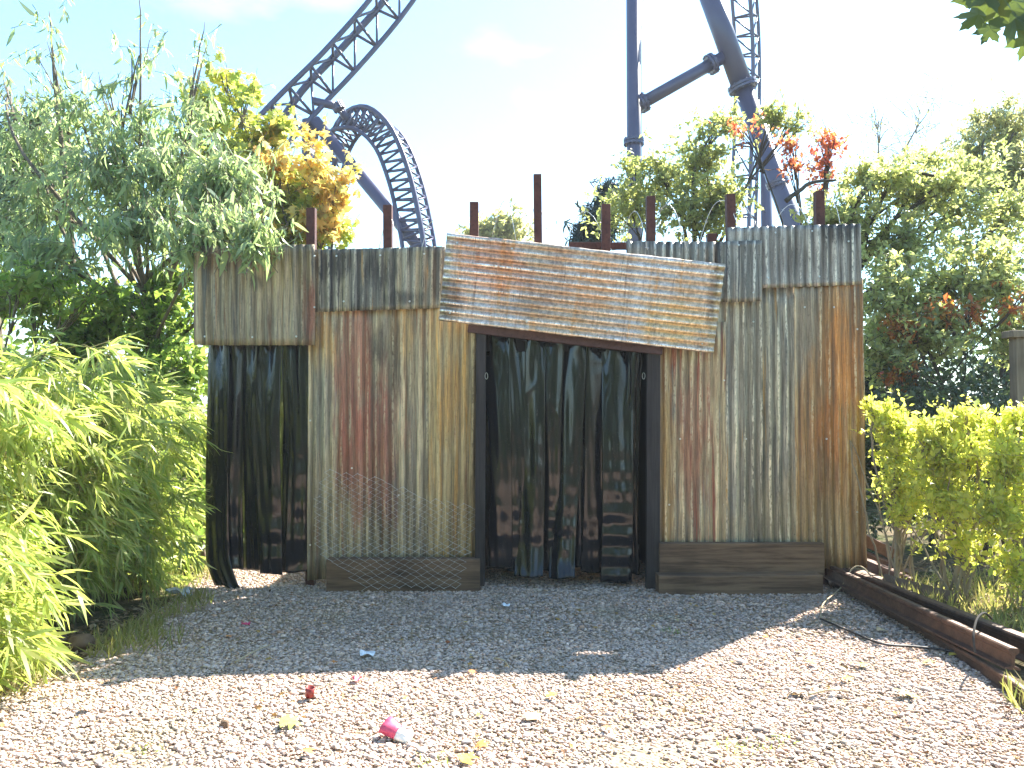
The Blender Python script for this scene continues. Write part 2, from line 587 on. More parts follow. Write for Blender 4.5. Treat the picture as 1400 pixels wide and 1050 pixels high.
# ------------------------------------------------------------------ the corrugated wall
WALL = thing('corrugated_wall', 'patched wall of rusty corrugated metal sheets with two curtained doorways', 'wall', (0, 7.3, 0))


def sheet(name, TL, TR, BR, BL, mat, label, ribs='v', pitch=0.076, amp=0.0075, seed=0, wav=0.004, parent=WALL, prof=0.75):
    rng = np.random.default_rng(seed)
    TL, TR, BR, BL = [np.array(p) for p in (TL, TR, BR, BL)]
    wdt = (np.linalg.norm(TR - TL) + np.linalg.norm(BR - BL)) / 2
    hgt = (np.linalg.norm(BL - TL) + np.linalg.norm(BR - TR)) / 2
    per = 8
    if ribs == 'v':
        nu = int(wdt / pitch * per) + 1; nv = 14
    else:
        nu = 30; nv = int(hgt / pitch * per) + 1
    u, v = np.meshgrid(np.linspace(0, 1, nu), np.linspace(0, 1, nv), indexing='ij')
    P = (TL[None, None] * ((1 - u) * (1 - v))[..., None] + TR * (u * (1 - v))[..., None] + BR * (u * v)[..., None] + BL * ((1 - u) * v)[..., None])
    nrm = np.cross(TR - TL, TL - BL); nrm /= np.linalg.norm(nrm)
    if nrm[1] > 0: nrm = -nrm
    su, sv = u * wdt, (1 - v) * hgt
    s = su if ribs == 'v' else sv
    a = 2 * math.pi * s / pitch + rng.uniform(0, 6)
    c = np.cos(a)
    h = np.sign(c) * np.abs(c) ** prof
    along = sv if ribs == 'v' else su
    big = sum(wav * np.sin(along * f + p1 + s * g_) for f, g_, p1 in ((2.1, 3.7, rng.uniform(0, 6)), (4.3, -5.1, rng.uniform(0, 6)), (7.9, 2.0, rng.uniform(0, 6))))
    P = P + nrm * (h * amp * (1 + 0.12 * np.sin(along * 5 + s * 9)) + big)[..., None]
    # ragged cut edges
    P[:, 0, 2] += rng.uniform(-0.003, 0.003, nu); P[:, -1, 2] += rng.uniform(-0.004, 0.004, nu)
    idx = np.arange(nu * nv).reshape(nu, nv)
    Fc = np.stack([idx[:-1, :-1], idx[:-1, 1:], idx[1:, 1:], idx[1:, :-1]], -1).reshape(-1, 4)
    o = big_mesh(name, P.reshape(-1, 3), Fc, 4, mat, parent, True)
    me = o.data
    at = me.attributes.new('suv', 'FLOAT_VECTOR', 'POINT')
    at.data.foreach_set('vector', np.stack([su, sv, np.full_like(su, seed * 1.37)], -1).reshape(-1).astype(np.float32))
    at = me.attributes.new('ribs', 'FLOAT', 'POINT')
    at.data.foreach_set('value', ((a + math.pi) / (2 * math.pi)).reshape(-1).astype(np.float32))
    at = me.attributes.new('ridge', 'FLOAT', 'POINT')
    at.data.foreach_set('value', h.reshape(-1).astype(np.float32))
    m = o.modifiers.new('thickness', 'SOLIDIFY'); m.thickness = 0.0018; m.offset = 0
    if label: o['label'] = label
    return o


GREYG = (0.20, 0.20, 0.185); OLIVE = (0.30, 0.27, 0.17); PALE = (0.50, 0.47, 0.36); BROWN = (0.20, 0.125, 0.075)
RUST = (0.36, 0.165, 0.055); RED = (0.29, 0.095, 0.06); BLACK = (0.03, 0.03, 0.032); OCHRE = (0.38, 0.25, 0.10)
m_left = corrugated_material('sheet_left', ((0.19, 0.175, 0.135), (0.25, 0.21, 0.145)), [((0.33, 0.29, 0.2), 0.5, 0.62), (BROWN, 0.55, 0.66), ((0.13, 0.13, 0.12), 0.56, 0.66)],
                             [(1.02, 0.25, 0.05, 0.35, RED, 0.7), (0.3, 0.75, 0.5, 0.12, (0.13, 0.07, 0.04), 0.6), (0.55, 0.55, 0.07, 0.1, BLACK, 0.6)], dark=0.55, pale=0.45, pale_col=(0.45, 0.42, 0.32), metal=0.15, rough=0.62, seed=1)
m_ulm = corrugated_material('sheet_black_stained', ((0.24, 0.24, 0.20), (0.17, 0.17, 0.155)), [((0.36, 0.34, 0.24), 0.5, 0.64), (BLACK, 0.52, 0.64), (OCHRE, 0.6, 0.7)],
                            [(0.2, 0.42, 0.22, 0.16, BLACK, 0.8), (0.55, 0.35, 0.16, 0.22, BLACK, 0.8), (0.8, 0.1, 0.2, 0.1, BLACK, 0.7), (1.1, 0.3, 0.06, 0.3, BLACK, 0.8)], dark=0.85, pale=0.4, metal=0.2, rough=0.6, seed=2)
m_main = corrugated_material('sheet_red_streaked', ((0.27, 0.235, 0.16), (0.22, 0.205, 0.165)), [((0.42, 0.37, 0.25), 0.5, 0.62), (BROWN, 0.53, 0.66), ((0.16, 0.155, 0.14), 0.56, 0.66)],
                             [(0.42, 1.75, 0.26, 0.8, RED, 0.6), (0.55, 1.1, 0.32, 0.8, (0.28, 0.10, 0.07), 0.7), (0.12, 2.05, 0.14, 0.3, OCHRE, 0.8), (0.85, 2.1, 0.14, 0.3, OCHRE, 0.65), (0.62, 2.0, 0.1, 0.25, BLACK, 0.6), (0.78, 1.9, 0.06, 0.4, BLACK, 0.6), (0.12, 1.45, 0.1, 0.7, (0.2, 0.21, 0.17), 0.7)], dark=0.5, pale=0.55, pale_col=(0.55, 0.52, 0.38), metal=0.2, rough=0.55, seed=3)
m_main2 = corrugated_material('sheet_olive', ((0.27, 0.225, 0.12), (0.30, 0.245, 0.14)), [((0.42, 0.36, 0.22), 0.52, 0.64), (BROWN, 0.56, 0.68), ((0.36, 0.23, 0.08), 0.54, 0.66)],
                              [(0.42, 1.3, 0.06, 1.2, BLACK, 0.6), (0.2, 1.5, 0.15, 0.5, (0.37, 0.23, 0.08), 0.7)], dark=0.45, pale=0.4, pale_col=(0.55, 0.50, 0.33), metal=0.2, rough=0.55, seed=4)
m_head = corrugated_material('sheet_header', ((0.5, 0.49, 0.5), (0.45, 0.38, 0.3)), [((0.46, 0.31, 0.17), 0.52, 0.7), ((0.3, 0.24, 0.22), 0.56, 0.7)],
                             [(0.38, 0.5, 0.38, 0.34, (0.48, 0.23, 0.14), 0.6), (0.95, 0.45, 0.3, 0.3, (0.34, 0.24, 0.2), 0.6), (1.3, 0.4, 0.25, 0.3, (0.46, 0.27, 0.14), 0.6), (0.06, 0.2, 0.12, 0.3, (0.07, 0.07, 0.075), 0.6), (2.0, 0.22, 0.4, 0.2, (0.56, 0.42, 0.2), 0.7), (2.33, 0.5, 0.05, 0.3, (0.08, 0.06, 0.05), 0.6), (0.7, 0.2, 0.25, 0.15, (0.24, 0.18, 0.14), 0.6)], dark=0.4, pale=0.9, pale_col=(0.78, 0.8, 0.85), metal=0.5, rough=0.34, seed=5, sscale=0.6, pscale=(1.2, 7), wscale=(3, 3.2), gscale=(30, 30), trough_shade=0.25, tone_var=0.25)  # pale blue crests put sky highlights into the colour
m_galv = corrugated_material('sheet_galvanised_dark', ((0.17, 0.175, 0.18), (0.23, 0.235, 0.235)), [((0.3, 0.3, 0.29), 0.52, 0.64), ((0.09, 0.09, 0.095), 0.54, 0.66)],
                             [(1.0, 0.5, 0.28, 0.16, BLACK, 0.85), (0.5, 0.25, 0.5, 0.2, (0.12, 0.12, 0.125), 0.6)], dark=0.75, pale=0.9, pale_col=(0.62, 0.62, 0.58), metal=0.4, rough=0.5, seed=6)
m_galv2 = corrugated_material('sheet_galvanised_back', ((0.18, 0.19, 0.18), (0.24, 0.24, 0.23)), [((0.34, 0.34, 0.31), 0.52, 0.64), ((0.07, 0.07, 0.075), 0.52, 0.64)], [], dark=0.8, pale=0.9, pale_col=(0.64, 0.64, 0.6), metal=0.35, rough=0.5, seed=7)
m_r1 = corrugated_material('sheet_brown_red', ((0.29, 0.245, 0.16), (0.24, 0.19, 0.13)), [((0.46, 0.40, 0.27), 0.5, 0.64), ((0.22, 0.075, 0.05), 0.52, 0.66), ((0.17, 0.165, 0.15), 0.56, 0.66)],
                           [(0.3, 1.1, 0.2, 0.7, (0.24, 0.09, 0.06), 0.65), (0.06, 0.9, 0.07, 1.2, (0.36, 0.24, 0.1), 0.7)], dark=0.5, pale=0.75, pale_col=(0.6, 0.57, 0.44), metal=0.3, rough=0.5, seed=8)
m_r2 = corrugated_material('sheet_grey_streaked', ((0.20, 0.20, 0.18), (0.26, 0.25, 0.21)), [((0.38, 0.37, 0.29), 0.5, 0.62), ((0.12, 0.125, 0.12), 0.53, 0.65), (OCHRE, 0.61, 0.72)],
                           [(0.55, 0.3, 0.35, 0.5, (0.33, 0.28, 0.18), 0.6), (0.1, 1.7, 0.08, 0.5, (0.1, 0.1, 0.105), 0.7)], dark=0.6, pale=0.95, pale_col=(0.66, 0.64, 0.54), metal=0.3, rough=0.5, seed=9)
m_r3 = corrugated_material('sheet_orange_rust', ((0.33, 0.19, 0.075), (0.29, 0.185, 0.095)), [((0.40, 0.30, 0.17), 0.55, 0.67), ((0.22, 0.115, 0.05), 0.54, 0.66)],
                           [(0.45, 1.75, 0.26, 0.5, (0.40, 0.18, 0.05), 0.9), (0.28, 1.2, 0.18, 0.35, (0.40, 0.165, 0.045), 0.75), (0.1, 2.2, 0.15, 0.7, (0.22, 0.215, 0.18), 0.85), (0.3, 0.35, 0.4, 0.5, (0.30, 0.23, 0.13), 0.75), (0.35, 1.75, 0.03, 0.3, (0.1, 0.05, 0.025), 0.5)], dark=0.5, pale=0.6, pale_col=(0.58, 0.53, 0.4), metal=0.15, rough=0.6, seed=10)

q = lambda x0, y0, x1, y1, Y: (W(x0, y0, Y), W(x1, y0, Y), W(x1, y1, Y), W(x0, y1, Y))
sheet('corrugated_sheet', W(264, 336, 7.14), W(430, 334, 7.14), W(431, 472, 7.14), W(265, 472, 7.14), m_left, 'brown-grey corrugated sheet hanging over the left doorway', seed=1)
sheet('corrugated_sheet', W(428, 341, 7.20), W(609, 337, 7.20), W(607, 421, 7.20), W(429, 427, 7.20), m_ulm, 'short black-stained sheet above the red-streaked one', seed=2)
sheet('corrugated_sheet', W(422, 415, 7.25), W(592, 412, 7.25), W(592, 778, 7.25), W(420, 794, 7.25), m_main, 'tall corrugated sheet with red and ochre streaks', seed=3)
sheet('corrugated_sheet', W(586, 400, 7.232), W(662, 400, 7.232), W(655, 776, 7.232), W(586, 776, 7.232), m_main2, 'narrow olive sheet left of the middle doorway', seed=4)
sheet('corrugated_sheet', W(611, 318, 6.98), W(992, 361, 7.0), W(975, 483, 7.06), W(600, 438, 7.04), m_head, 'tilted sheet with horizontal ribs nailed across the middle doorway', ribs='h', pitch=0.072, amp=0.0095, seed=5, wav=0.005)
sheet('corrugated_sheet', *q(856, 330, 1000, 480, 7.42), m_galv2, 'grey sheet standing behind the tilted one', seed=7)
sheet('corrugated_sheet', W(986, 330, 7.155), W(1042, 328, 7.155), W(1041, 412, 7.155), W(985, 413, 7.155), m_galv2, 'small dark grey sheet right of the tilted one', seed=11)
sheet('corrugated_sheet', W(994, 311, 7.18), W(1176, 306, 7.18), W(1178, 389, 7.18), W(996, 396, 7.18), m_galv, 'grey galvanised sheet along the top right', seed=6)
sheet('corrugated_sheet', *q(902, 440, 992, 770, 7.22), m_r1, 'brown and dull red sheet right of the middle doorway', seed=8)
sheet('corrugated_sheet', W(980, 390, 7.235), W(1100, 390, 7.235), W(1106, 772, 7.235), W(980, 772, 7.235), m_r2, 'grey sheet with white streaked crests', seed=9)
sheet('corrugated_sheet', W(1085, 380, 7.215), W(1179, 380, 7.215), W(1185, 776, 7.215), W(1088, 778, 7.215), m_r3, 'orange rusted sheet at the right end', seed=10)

STEEL_BROWN = rust_material('rusty_post_paint', (0.07, 0.025, 0.02), (0.105, 0.04, 0.03), (0.035, 0.015, 0.012), 0.7, 0.1, 5)
posts = [(427, 285, 12, 7.34, 0), (532.5, 281, 12, 7.36, 0), (647.5, 277, 12, 7.36, 0), (735.5, 239, 11, 7.36, 2.62), (828, 280, 12, 7.36, 2.62), (890, 269, 12, 7.52, 0), (1001, 266, 12, 7.36, 0), (1119.5, 262, 12, 7.36, 0), (975, 320, 12, 7.52, 0)]
for (px, py, wpx, Y, s_) in posts:
    top = W(px, py, Y)
    wd = wpx * Y / F
    mb = MB(); mb.box((top.x, Y, (top.z + s_) / 2 - 0.01), (wd, wd, top.z - s_ + 0.02), Matrix.Rotation(random.uniform(-0.012, 0.012), 3, 'Y'), 0.005)
    o = mb.build('post', STEEL_BROWN, WALL)
DARKWOOD = wood_material('dark_timber', (0.085, 0.05, 0.03), (0.23, 0.145, 0.085), along=0)
DARKWOODV = wood_material('dark_timber_upright', (0.03, 0.027, 0.027), (0.055, 0.048, 0.045), along=2)
for (z, x0, x1, Y) in ((0.55, -2.75, -0.35, 7.31), (1.7, -1.75, -0.35, 7.31), (2.75, -2.75, -0.35, 7.31), (0.55, 1.32, 3.0, 7.31), (1.7, 1.32, 3.0, 7.31), (2.9, 1.95, 3.0, 7.31)):
    if x0 < -1.8 and z < 2: x0 = -1.72
    mb = MB(); mb.box(((x0 + x1) / 2, Y, z), (x1 - x0, 0.05, 0.1), None, 0.004)
    mb.build('rail', DARKWOOD, WALL)
a, b = W(778, 337, 7.47), W(860, 336, 7.47)
mb = MB(); mb.box((a + b) / 2, ((b - a).length, 0.06, 0.062), None, 0.004)
mb.build('top_beam', STEEL_BROWN, WALL)
a, b = W(975, 350, 7.1), W(975, 350, 7.1)

# middle doorway: jambs, sloping lintel and an added black box that keeps the opening dark
def plank_between(p0, p1, w, d, mat, name, parent, bev=0.005):
    p0, p1 = Vector(p0), Vector(p1)
    x = (p1 - p0).normalized(); y = Vector((0, 1, 0)); y = (y - x * y.dot(x)).normalized(); z = x.cross(y)
    rot = Matrix((x, y, z)).transposed()
    mb = MB(); mb.box((p0 + p1) / 2, ((p1 - p0).length, d, w), rot, bev)
    return mb.build(name, mat, parent)


plank_between(W(658, 440, 7.17), W(656, 800, 7.17), 0.085, 0.08, DARKWOODV, 'door_jamb', WALL)
plank_between(W(893, 465, 7.17), W(892, 804, 7.17), 0.115, 0.08, DARKWOODV, 'door_jamb', WALL)
plank_between(W(640, 449, 7.14), W(905, 480, 7.14), 0.07, 0.07, rust_material('lintel_red_brown', (0.075, 0.04, 0.035), (0.1, 0.055, 0.05), (0.04, 0.025, 0.022), 0.8, 0), 'lintel', WALL)
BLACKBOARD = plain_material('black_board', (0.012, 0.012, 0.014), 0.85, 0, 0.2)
xl, xr = W(652, 500, 7.3).x, W(900, 500, 7.3).x
def panel(x0, x1, y0, y1, z0, z1, name='dark_box_panel'):
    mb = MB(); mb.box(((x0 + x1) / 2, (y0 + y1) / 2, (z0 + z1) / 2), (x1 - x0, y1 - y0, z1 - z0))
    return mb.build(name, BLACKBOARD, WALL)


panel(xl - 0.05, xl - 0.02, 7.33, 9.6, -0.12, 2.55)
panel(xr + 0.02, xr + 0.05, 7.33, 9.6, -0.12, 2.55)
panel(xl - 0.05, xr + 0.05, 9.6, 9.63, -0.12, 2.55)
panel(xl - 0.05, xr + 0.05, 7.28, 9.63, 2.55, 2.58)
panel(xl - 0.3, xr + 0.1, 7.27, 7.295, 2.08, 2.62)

# screws on the sheets
SCREW = plain_material('zinc_screw', (0.6, 0.6, 0.58), 0.35, 0.8)
mb = MB(); mb.tube([(0, -0.008, 0), (0, 0.0, 0)], [0.007, 0.009], 8)
scr0 = None
for (px, py, Y) in ((430, 350, 7.125), (430, 420, 7.125), (429, 431, 7.235), (424, 575, 7.235), (424, 745, 7.235), (481, 640, 7.235), (545, 677, 7.235), (483, 765, 7.235), (1160, 330, 7.17), (1010, 335, 7.145), (1030, 400, 7.145), (1172, 450, 7.205), (1172, 700, 7.205), (990, 520, 7.225), (990, 690, 7.225), (915, 690, 7.21), (280, 350, 7.125), (330, 348, 7.125), (380, 347, 7.125), (280, 460, 7.125), (345, 461, 7.125), (405, 460, 7.125), (460, 350, 7.185), (520, 349, 7.185), (580, 347, 7.185), (470, 412, 7.185), (560, 412, 7.185), (625, 332, 6.955), (700, 340, 6.955), (800, 351, 6.96), (900, 362, 6.965), (975, 371, 6.97), (615, 428, 7.015), (720, 440, 7.02), (830, 452, 7.025), (960, 470, 7.03), (1060, 318, 7.165), (1110, 316, 7.165), (1050, 380, 7.165), (1120, 378, 7.165), (1100, 420, 7.2), (1140, 420, 7.2), (1030, 440, 7.215), (1020, 600, 7.215), (1130, 600, 7.2), (930, 600, 7.2)):
    p = W(px, py, Y)
    if scr0 is None:
        scr0 = mb.build('screw', SCREW); put(scr0, WALL); o = scr0
    else:
        o = scr0.copy(); C.objects.link(o)
    o.location = p - Vector(WALL.location)

# ------------------------------------------------------------------ strip curtains
def pvc_material():
    t = NT('black_pvc')
    co = obj_coord(t)
    n1 = t.noise(t.mapping(co, (6, 6, 2.2)), 1.0, 4, 0.6)
    n2 = t.noise(co, 60, 3, 0.7)
    col = t.mix(t.step(n2, 0.6, 0.75, 0, 0.6), (0.011, 0.012, 0.014), (0.05, 0.05, 0.048))
    n3 = t.noise(t.mapping(co, (25, 25, 5)), 1.0, 5, 0.7)
    col = t.mix(t.step(n3, 0.55, 0.8, 0, 0.5), col, (0.035, 0.034, 0.032))
    rg = t.math('MULTIPLY_ADD', t.step(n3, 0.4, 0.8), 0.28, 0.05)
    return t.done(t.bsdf(col, rg, 0, 0.42, t.bump(t.math('ADD', n1, t.math('MULTIPLY', n2, 0.1)), 0.05, 0.02)))


PVC = pvc_material()


def strip(parent, top_l, top_r, bot_l, bot_r, seed, bulge=0.03, ripple=0.006, rfreq=26, flare=0.0, curl=None, twist=0.0):
    """a hanging strip: corners in world space; bulge bows it across, ripples run across it toward the foot"""
    rng = np.random.default_rng(seed)
    nu, nv = 25, 110
    u, v = np.meshgrid(np.linspace(0, 1, nu), np.linspace(0, 1, nv), indexing='ij')
    tl, tr, br, bl = [np.array(p) for p in (top_l, top_r, bot_r, bot_l)]
    P = tl * ((1 - u) * (1 - v))[..., None] + tr * (u * (1 - v))[..., None] + br * (u * v)[..., None] + bl * ((1 - u) * v)[..., None]
    H = np.linalg.norm(bl - tl)
    d = 0.6 * bulge * (1 - (2 * u - 1) ** 2) * (0.25 + 0.75 * np.sin(np.clip(v * 1.3, 0, 1) * math.pi / 2))
    foot = np.clip((v - 0.35) / 0.5, 0, 1) ** 1.4
    p1, p2, p3 = rng.uniform(0, 6, 3)
    d += ripple * foot * np.sin(v * H * rfreq + p1 + 1.2 * np.sin(v * 7 + p2)) * (1 - 0.6 * np.abs(2 * u - 1))
    d += 0.012 * np.sin(v * 4.0 + p3) * (u - 0.5 + 0.3 * np.sin(p1)) + 0.006 * np.sin(v * 6 + p2)
    fr = rng.uniform(0.8, 1.7); ph_ = rng.uniform(0, 6, 4)
    d += 0.011 * np.sin(u * 2 * math.pi * fr + ph_[0] + v * 2.2) * (0.4 + 0.6 * np.sin(v * 3 + ph_[1]))
    d += 0.005 * np.sin(u * 2 * math.pi * 2.6 + ph_[2] - v * 4) * np.sin(v * 6 + ph_[3])
    kx = rng.uniform(0.2, 0.8, 5); kv = rng.uniform(0.02, 0.95, 5)        # creases
    for a_, b_ in zip(kx, kv):
        l_ = (v - b_) * rng.uniform(4, 9) + (u - a_) * rng.uniform(-1.5, 1.5)
        d += 0.003 * np.exp(-np.abs(l_) * 7) * np.exp(-((u - a_) * 2.5) ** 2)
    # pinched at the fixing
    d += 0.02 * np.exp(-v * 14) * np.sin(u * 9 + p2)
    d += flare * np.clip((v - 0.86) / 0.14, 0, 1) ** 2
    P[..., 1] -= d
    P[..., 0] += 0.015 * np.sin(v * 4 + p1) + twist * (u - 0.5) * np.sin(v * 3.0)
    P[..., 2] -= (0.006 * np.sin(u * 5 + p1)) * (v > 0.97)
    if curl is not None:      # the foot folds over and trails on the ground
        z0, dx, dy = curl
        k = np.clip((z0 - P[..., 2]) / z0, 0, 1)
        P[..., 0] += dx * k ** 1.6; P[..., 1] += dy * k ** 2
        P[..., 2] = np.maximum(P[..., 2], 0.02 + 0.012 * np.sin(u * 6))
    idx = np.arange(nu * nv).reshape(nu, nv)
    Fc = np.stack([idx[:-1, :-1], idx[:-1, 1:], idx[1:, 1:], idx[1:, :-1]], -1).reshape(-1, 4)
    o = big_mesh('strip', P.reshape(-1, 3), Fc, 4, PVC, parent, True)
    m = o.modifiers.new('thickness', 'SOLIDIFY'); m.thickness = 0.003; m.offset = 0
    return o


CUR = thing('strip_curtain', 'glossy black plastic strip curtain in the middle doorway', 'curtain', (0.5, 7.3, 0))
Yc = 7.27
cs = [(664, 695, 664, 692, 460, 776, 0.05, 0.0, 0.03), (691, 718, 696, 716, 462, 780, -0.03, 0.03, 0.05), (712, 744, 704, 734, 466, 786, 0.06, -0.02, 0.045),
      (741, 768, 737, 757, 468, 780, 0.05, 0.05, 0.06), (764, 795, 755, 781, 470, 788, 0.07, -0.02, 0.05), (793, 806, 784, 800, 474, 776, -0.03, 0.03, 0.03),
      (803, 836, 797, 822, 474, 782, -0.05, 0.05, 0.04), (829, 866, 822, 856, 478, 797, 0.0, -0.05, 0.02), (862, 872, 855, 868, 480, 785, -0.04, 0.02, 0.02)]
for i, (a0, a1, b0, b1, yt, yb, yaw, dy, bu) in enumerate(cs):
    rip = 0.010 if i == 7 else (0.005 if i in (1, 3, 4) else 0.002); yaw *= 0.55; a0 -= 3; a1 += 5; b0 -= 3; b1 += 6
    strip(CUR, W(a0, yt - 8, Yc + yaw), W(a1, yt - 4, Yc - yaw), W(b0, yb, Yc + dy + yaw), W(b1, yb, Yc + dy - yaw), 40 + i, bu, rip, 30 if i != 7 else 36, 0.07 if i in (2, 4) else 0.0)
# the dark tie cord and little rings on the door jambs
RING = plain_material('bright_wire', (0.75, 0.75, 0.72), 0.3, 0.7)
for (px, py) in ((880, 514), (665, 514)):
    c = W(px, py, 7.12)
    mb = MB(); mb.tube([c + Vector((0.012 * math.cos(q_), 0, 0.028 * math.sin(q_))) for q_ in np.linspace(0, 2 * math.pi, 17)], 0.0016, 6)
    mb.build('hook_ring', RING, CUR)

CURL = thing('strip_curtain', 'black strip curtain in the left doorway with its end strip curled on the gravel', 'curtain', (-2.2, 7.3, 0))
Yl = 7.28
cs = [(283, 312, 283, 316, 466, 810, 0.03, -0.04, 0.03, (0.28, 0.10, -0.05)), (308, 336, 306, 334, 466, 778, -0.02, 0.02, 0.03, None), (330, 353, 328, 354, 466, 779, 0.05, 0.05, 0.05, None),
      (350, 386, 353, 384, 466, 785, 0.0, -0.03, 0.02, None), (380, 400, 381, 401, 466, 781, 0.05, 0.03, 0.03, None), (396, 428, 392, 424, 466, 782, -0.01, -0.01, 0.025, None)]
for i, (a0, a1, b0, b1, yt, yb, yaw, dy, bu, cu) in enumerate(cs):
    strip(CURL, W(a0, yt, Yl + yaw), W(a1, yt, Yl - yaw), W(b0, yb, Yl + dy + yaw), W(b1, yb, Yl + dy - yaw), 60 + i, bu, 0.008 if i in (3, 5, 1) else 0.003, 22, 0, cu)
mb = MB(); mb.box((W(345, 470, 7.28).x, 7.29, W(345, 466, 7.28).z), (0.95, 0.04, 0.05)); mb.build('top_bar', BLACKBOARD, CURL)

# ------------------------------------------------------------------ timbers at the foot of the wall
def timber(px0, px1, y0, y1, Y, depth, name, label, lift=0.0, seed=0, tilt=0.0, z0=None):
    rng = random.Random(seed)
    a, b = W(px0, y1, Y), W(px1, y0, Y)
    if z0 is None: z0 = max(a.z, 0.0)
    n = 14
    L = b.x - a.x; H = b.z - z0
    vs_, fs_ = [], []
    ring = [(0.006, 0), (1, 0), (1, 1), (0, 1)]
    bev = 0.007
    prof = [(bev, 0), (depth - bev, 0), (depth, bev), (depth, H - bev), (depth - bev, H), (bev, H), (0, H - bev), (0, bev)]
    for i in range(n + 1):
        x = a.x + L * i / n
        wob = [rng.uniform(-0.002, 0.002) for _ in range(3)]
        for (yy, zz) in prof:
            vs_.append((x, Y + yy + wob[0], z0 + zz + wob[1] + tilt * (i / n - 0.5)))
    m = len(prof)
    for i in range(n):
        for j in range(m):
            fs_.append([i * m + j, i * m + (j + 1) % m, (i + 1) * m + (j + 1) % m, (i + 1) * m + j])
    fs_.append(list(range(m))); fs_.append([n * m + j for j in range(m)][::-1])
    o = mesh_obj(name, vs_, fs_, DARKWOOD)
    return tag(o, label, 'timber')


timber(901, 1125, 787, 812, 6.95, 0.17, 'timber_sleeper', 'dark timber sleeper lying on the gravel right of the middle doorway', seed=1, z0=0.0, tilt=0.006)
timber(902, 1127, 743, 789, 7.09, 0.08, 'timber_board', 'wide dark board standing on the sleeper against the corrugated wall', seed=2)
timber(446, 656, 765, 806, 7.06, 0.12, 'timber_sleeper', 'dark timber sleeper behind the chain link netting', seed=3, z0=0.0)

# ------------------------------------------------------------------ chain link netting
WIRE = plain_material('galvanised_wire', (0.5, 0.5, 0.47), 0.5, 0.25, 0.5, 0.25, 60)
NET = thing('chain_link_netting', 'torn piece of chain link netting pinned to the wall above the sleeper', 'netting', (-1.0, 7.0, 0))
poly = [(440, 640), (482, 643), (520, 652), (560, 668), (600, 682), (652, 688), (652, 720), (644, 760), (640, 780), (630, 806), (492, 808), (476, 790), (450, 772), (428, 750), (424, 690)]
def net_Y(py):
    return 7.185 if py < 742 else (7.185 - (py - 742) / 16 * 0.15 if py < 758 else 7.03)
dia = 7.6       # mesh diamond in picture units at this distance
ncol = 33
k = 0
for c_ in range(ncol):
    pts = []
    runs = []
    for r_ in range(0, 52):
        skew = (r_ * 0.36) + 2.5 * math.sin(r_ * 0.16 + c_ * 0.05)
        side = 0.5 if (r_ + c_) % 2 else -0.5
        px = 416 + c_ * dia + side * (dia + 1.0) + skew * 0.35
        py = 628 + r_ * (dia * 0.5 + 0.7) + 0.05 * c_ + 1.2 * math.sin(c_ * 0.7 + r_ * 0.12)
        ok = inside(poly, np.array([px]), np.array([py]))[0]
        if ok:
            p = W(px, py, net_Y(py)); p.y += -0.004 if r_ % 2 else 0.004
            p.y += 0.006 * math.sin(px * 0.05 + py * 0.03); p.x += 0.004 * math.sin(px * 0.31 + py * 0.17); p.z += 0.004 * math.sin(px * 0.23 - py * 0.29)
            if p.z < 0.015: continue
            pts.append(p)
        elif pts:
            runs.append(pts); pts = []
    if pts: runs.append(pts)
    for rn in runs:
        if len(rn) >= 3:
            mb = MB(); mb.tube(rn, 0.002, 5); mb.build('wire', WIRE, NET)

# ------------------------------------------------------------------ barbed wire along the top
BARB = plain_material('pale_barbed_wire', (0.62, 0.62, 0.6), 0.4, 0.6, 0.5, 0.2, 50)
def coil(name, x0, x1, Y, zc, rad_, pitch_, label, seed):
    rng = random.Random(seed)
    t_ = thing(name, label, 'wire', ((x0 + x1) / 2, Y, zc))
    pts = []
    n = int((x1 - x0) / pitch_ * 28)
    bm_ = MB()
    for i in range(n):
        a_ = i / 28 * 2 * math.pi
        x = x0 + (x1 - x0) * i / n + 0.06 * math.sin(a_ * 0.37 + seed)
        r = rad_ * (1 + 0.25 * math.sin(a_ * 0.21 + seed) + rng.uniform(-0.03, 0.03))
        z = zc + r * math.sin(a_)
        pts.append(Vector((x, Y + 0.55 * r * math.cos(a_), z)))
        if i % 5 == 2:
            p = pts[-1]
            for s_ in (-1, 1):
                d_ = Vector((rng.uniform(-1, 1), rng.uniform(-1, 1), rng.uniform(-1, 1))).normalized() * 0.02
                bm_.tube([p - d_, p + d_], 0.0016, 3)
    mb = MB(); mb.tube(pts, 0.0032, 5)
    mb.build('coil', BARB, t_, True)
    o = bm_.build('barbs', BARB, t_)
    o['kind'] = 'stuff'
    return t_


zt = W(900, 325, 7.5).z
coil('barbed_wire', W(665, 300, 7.45).x, W(1003, 300, 7.45).x, 7.46, zt + 0.05, 0.23, 0.40, 'loose coil of barbed wire above the tilted sheet', 1)
coil('barbed_wire', W(1008, 300, 7.45).x, W(1150, 300, 7.45).x, 7.46, W(900, 306, 7.45).z + 0.03, 0.17, 0.36, 'barbed wire looped along the top of the galvanised sheet', 4)
coil('barbed_wire', W(505, 300, 7.45).x, W(606, 300, 7.45).x, 7.46, W(560, 335, 7.45).z, 0.24, 0.5, 'thin barbed wire arcing over the black-stained sheet', 8)

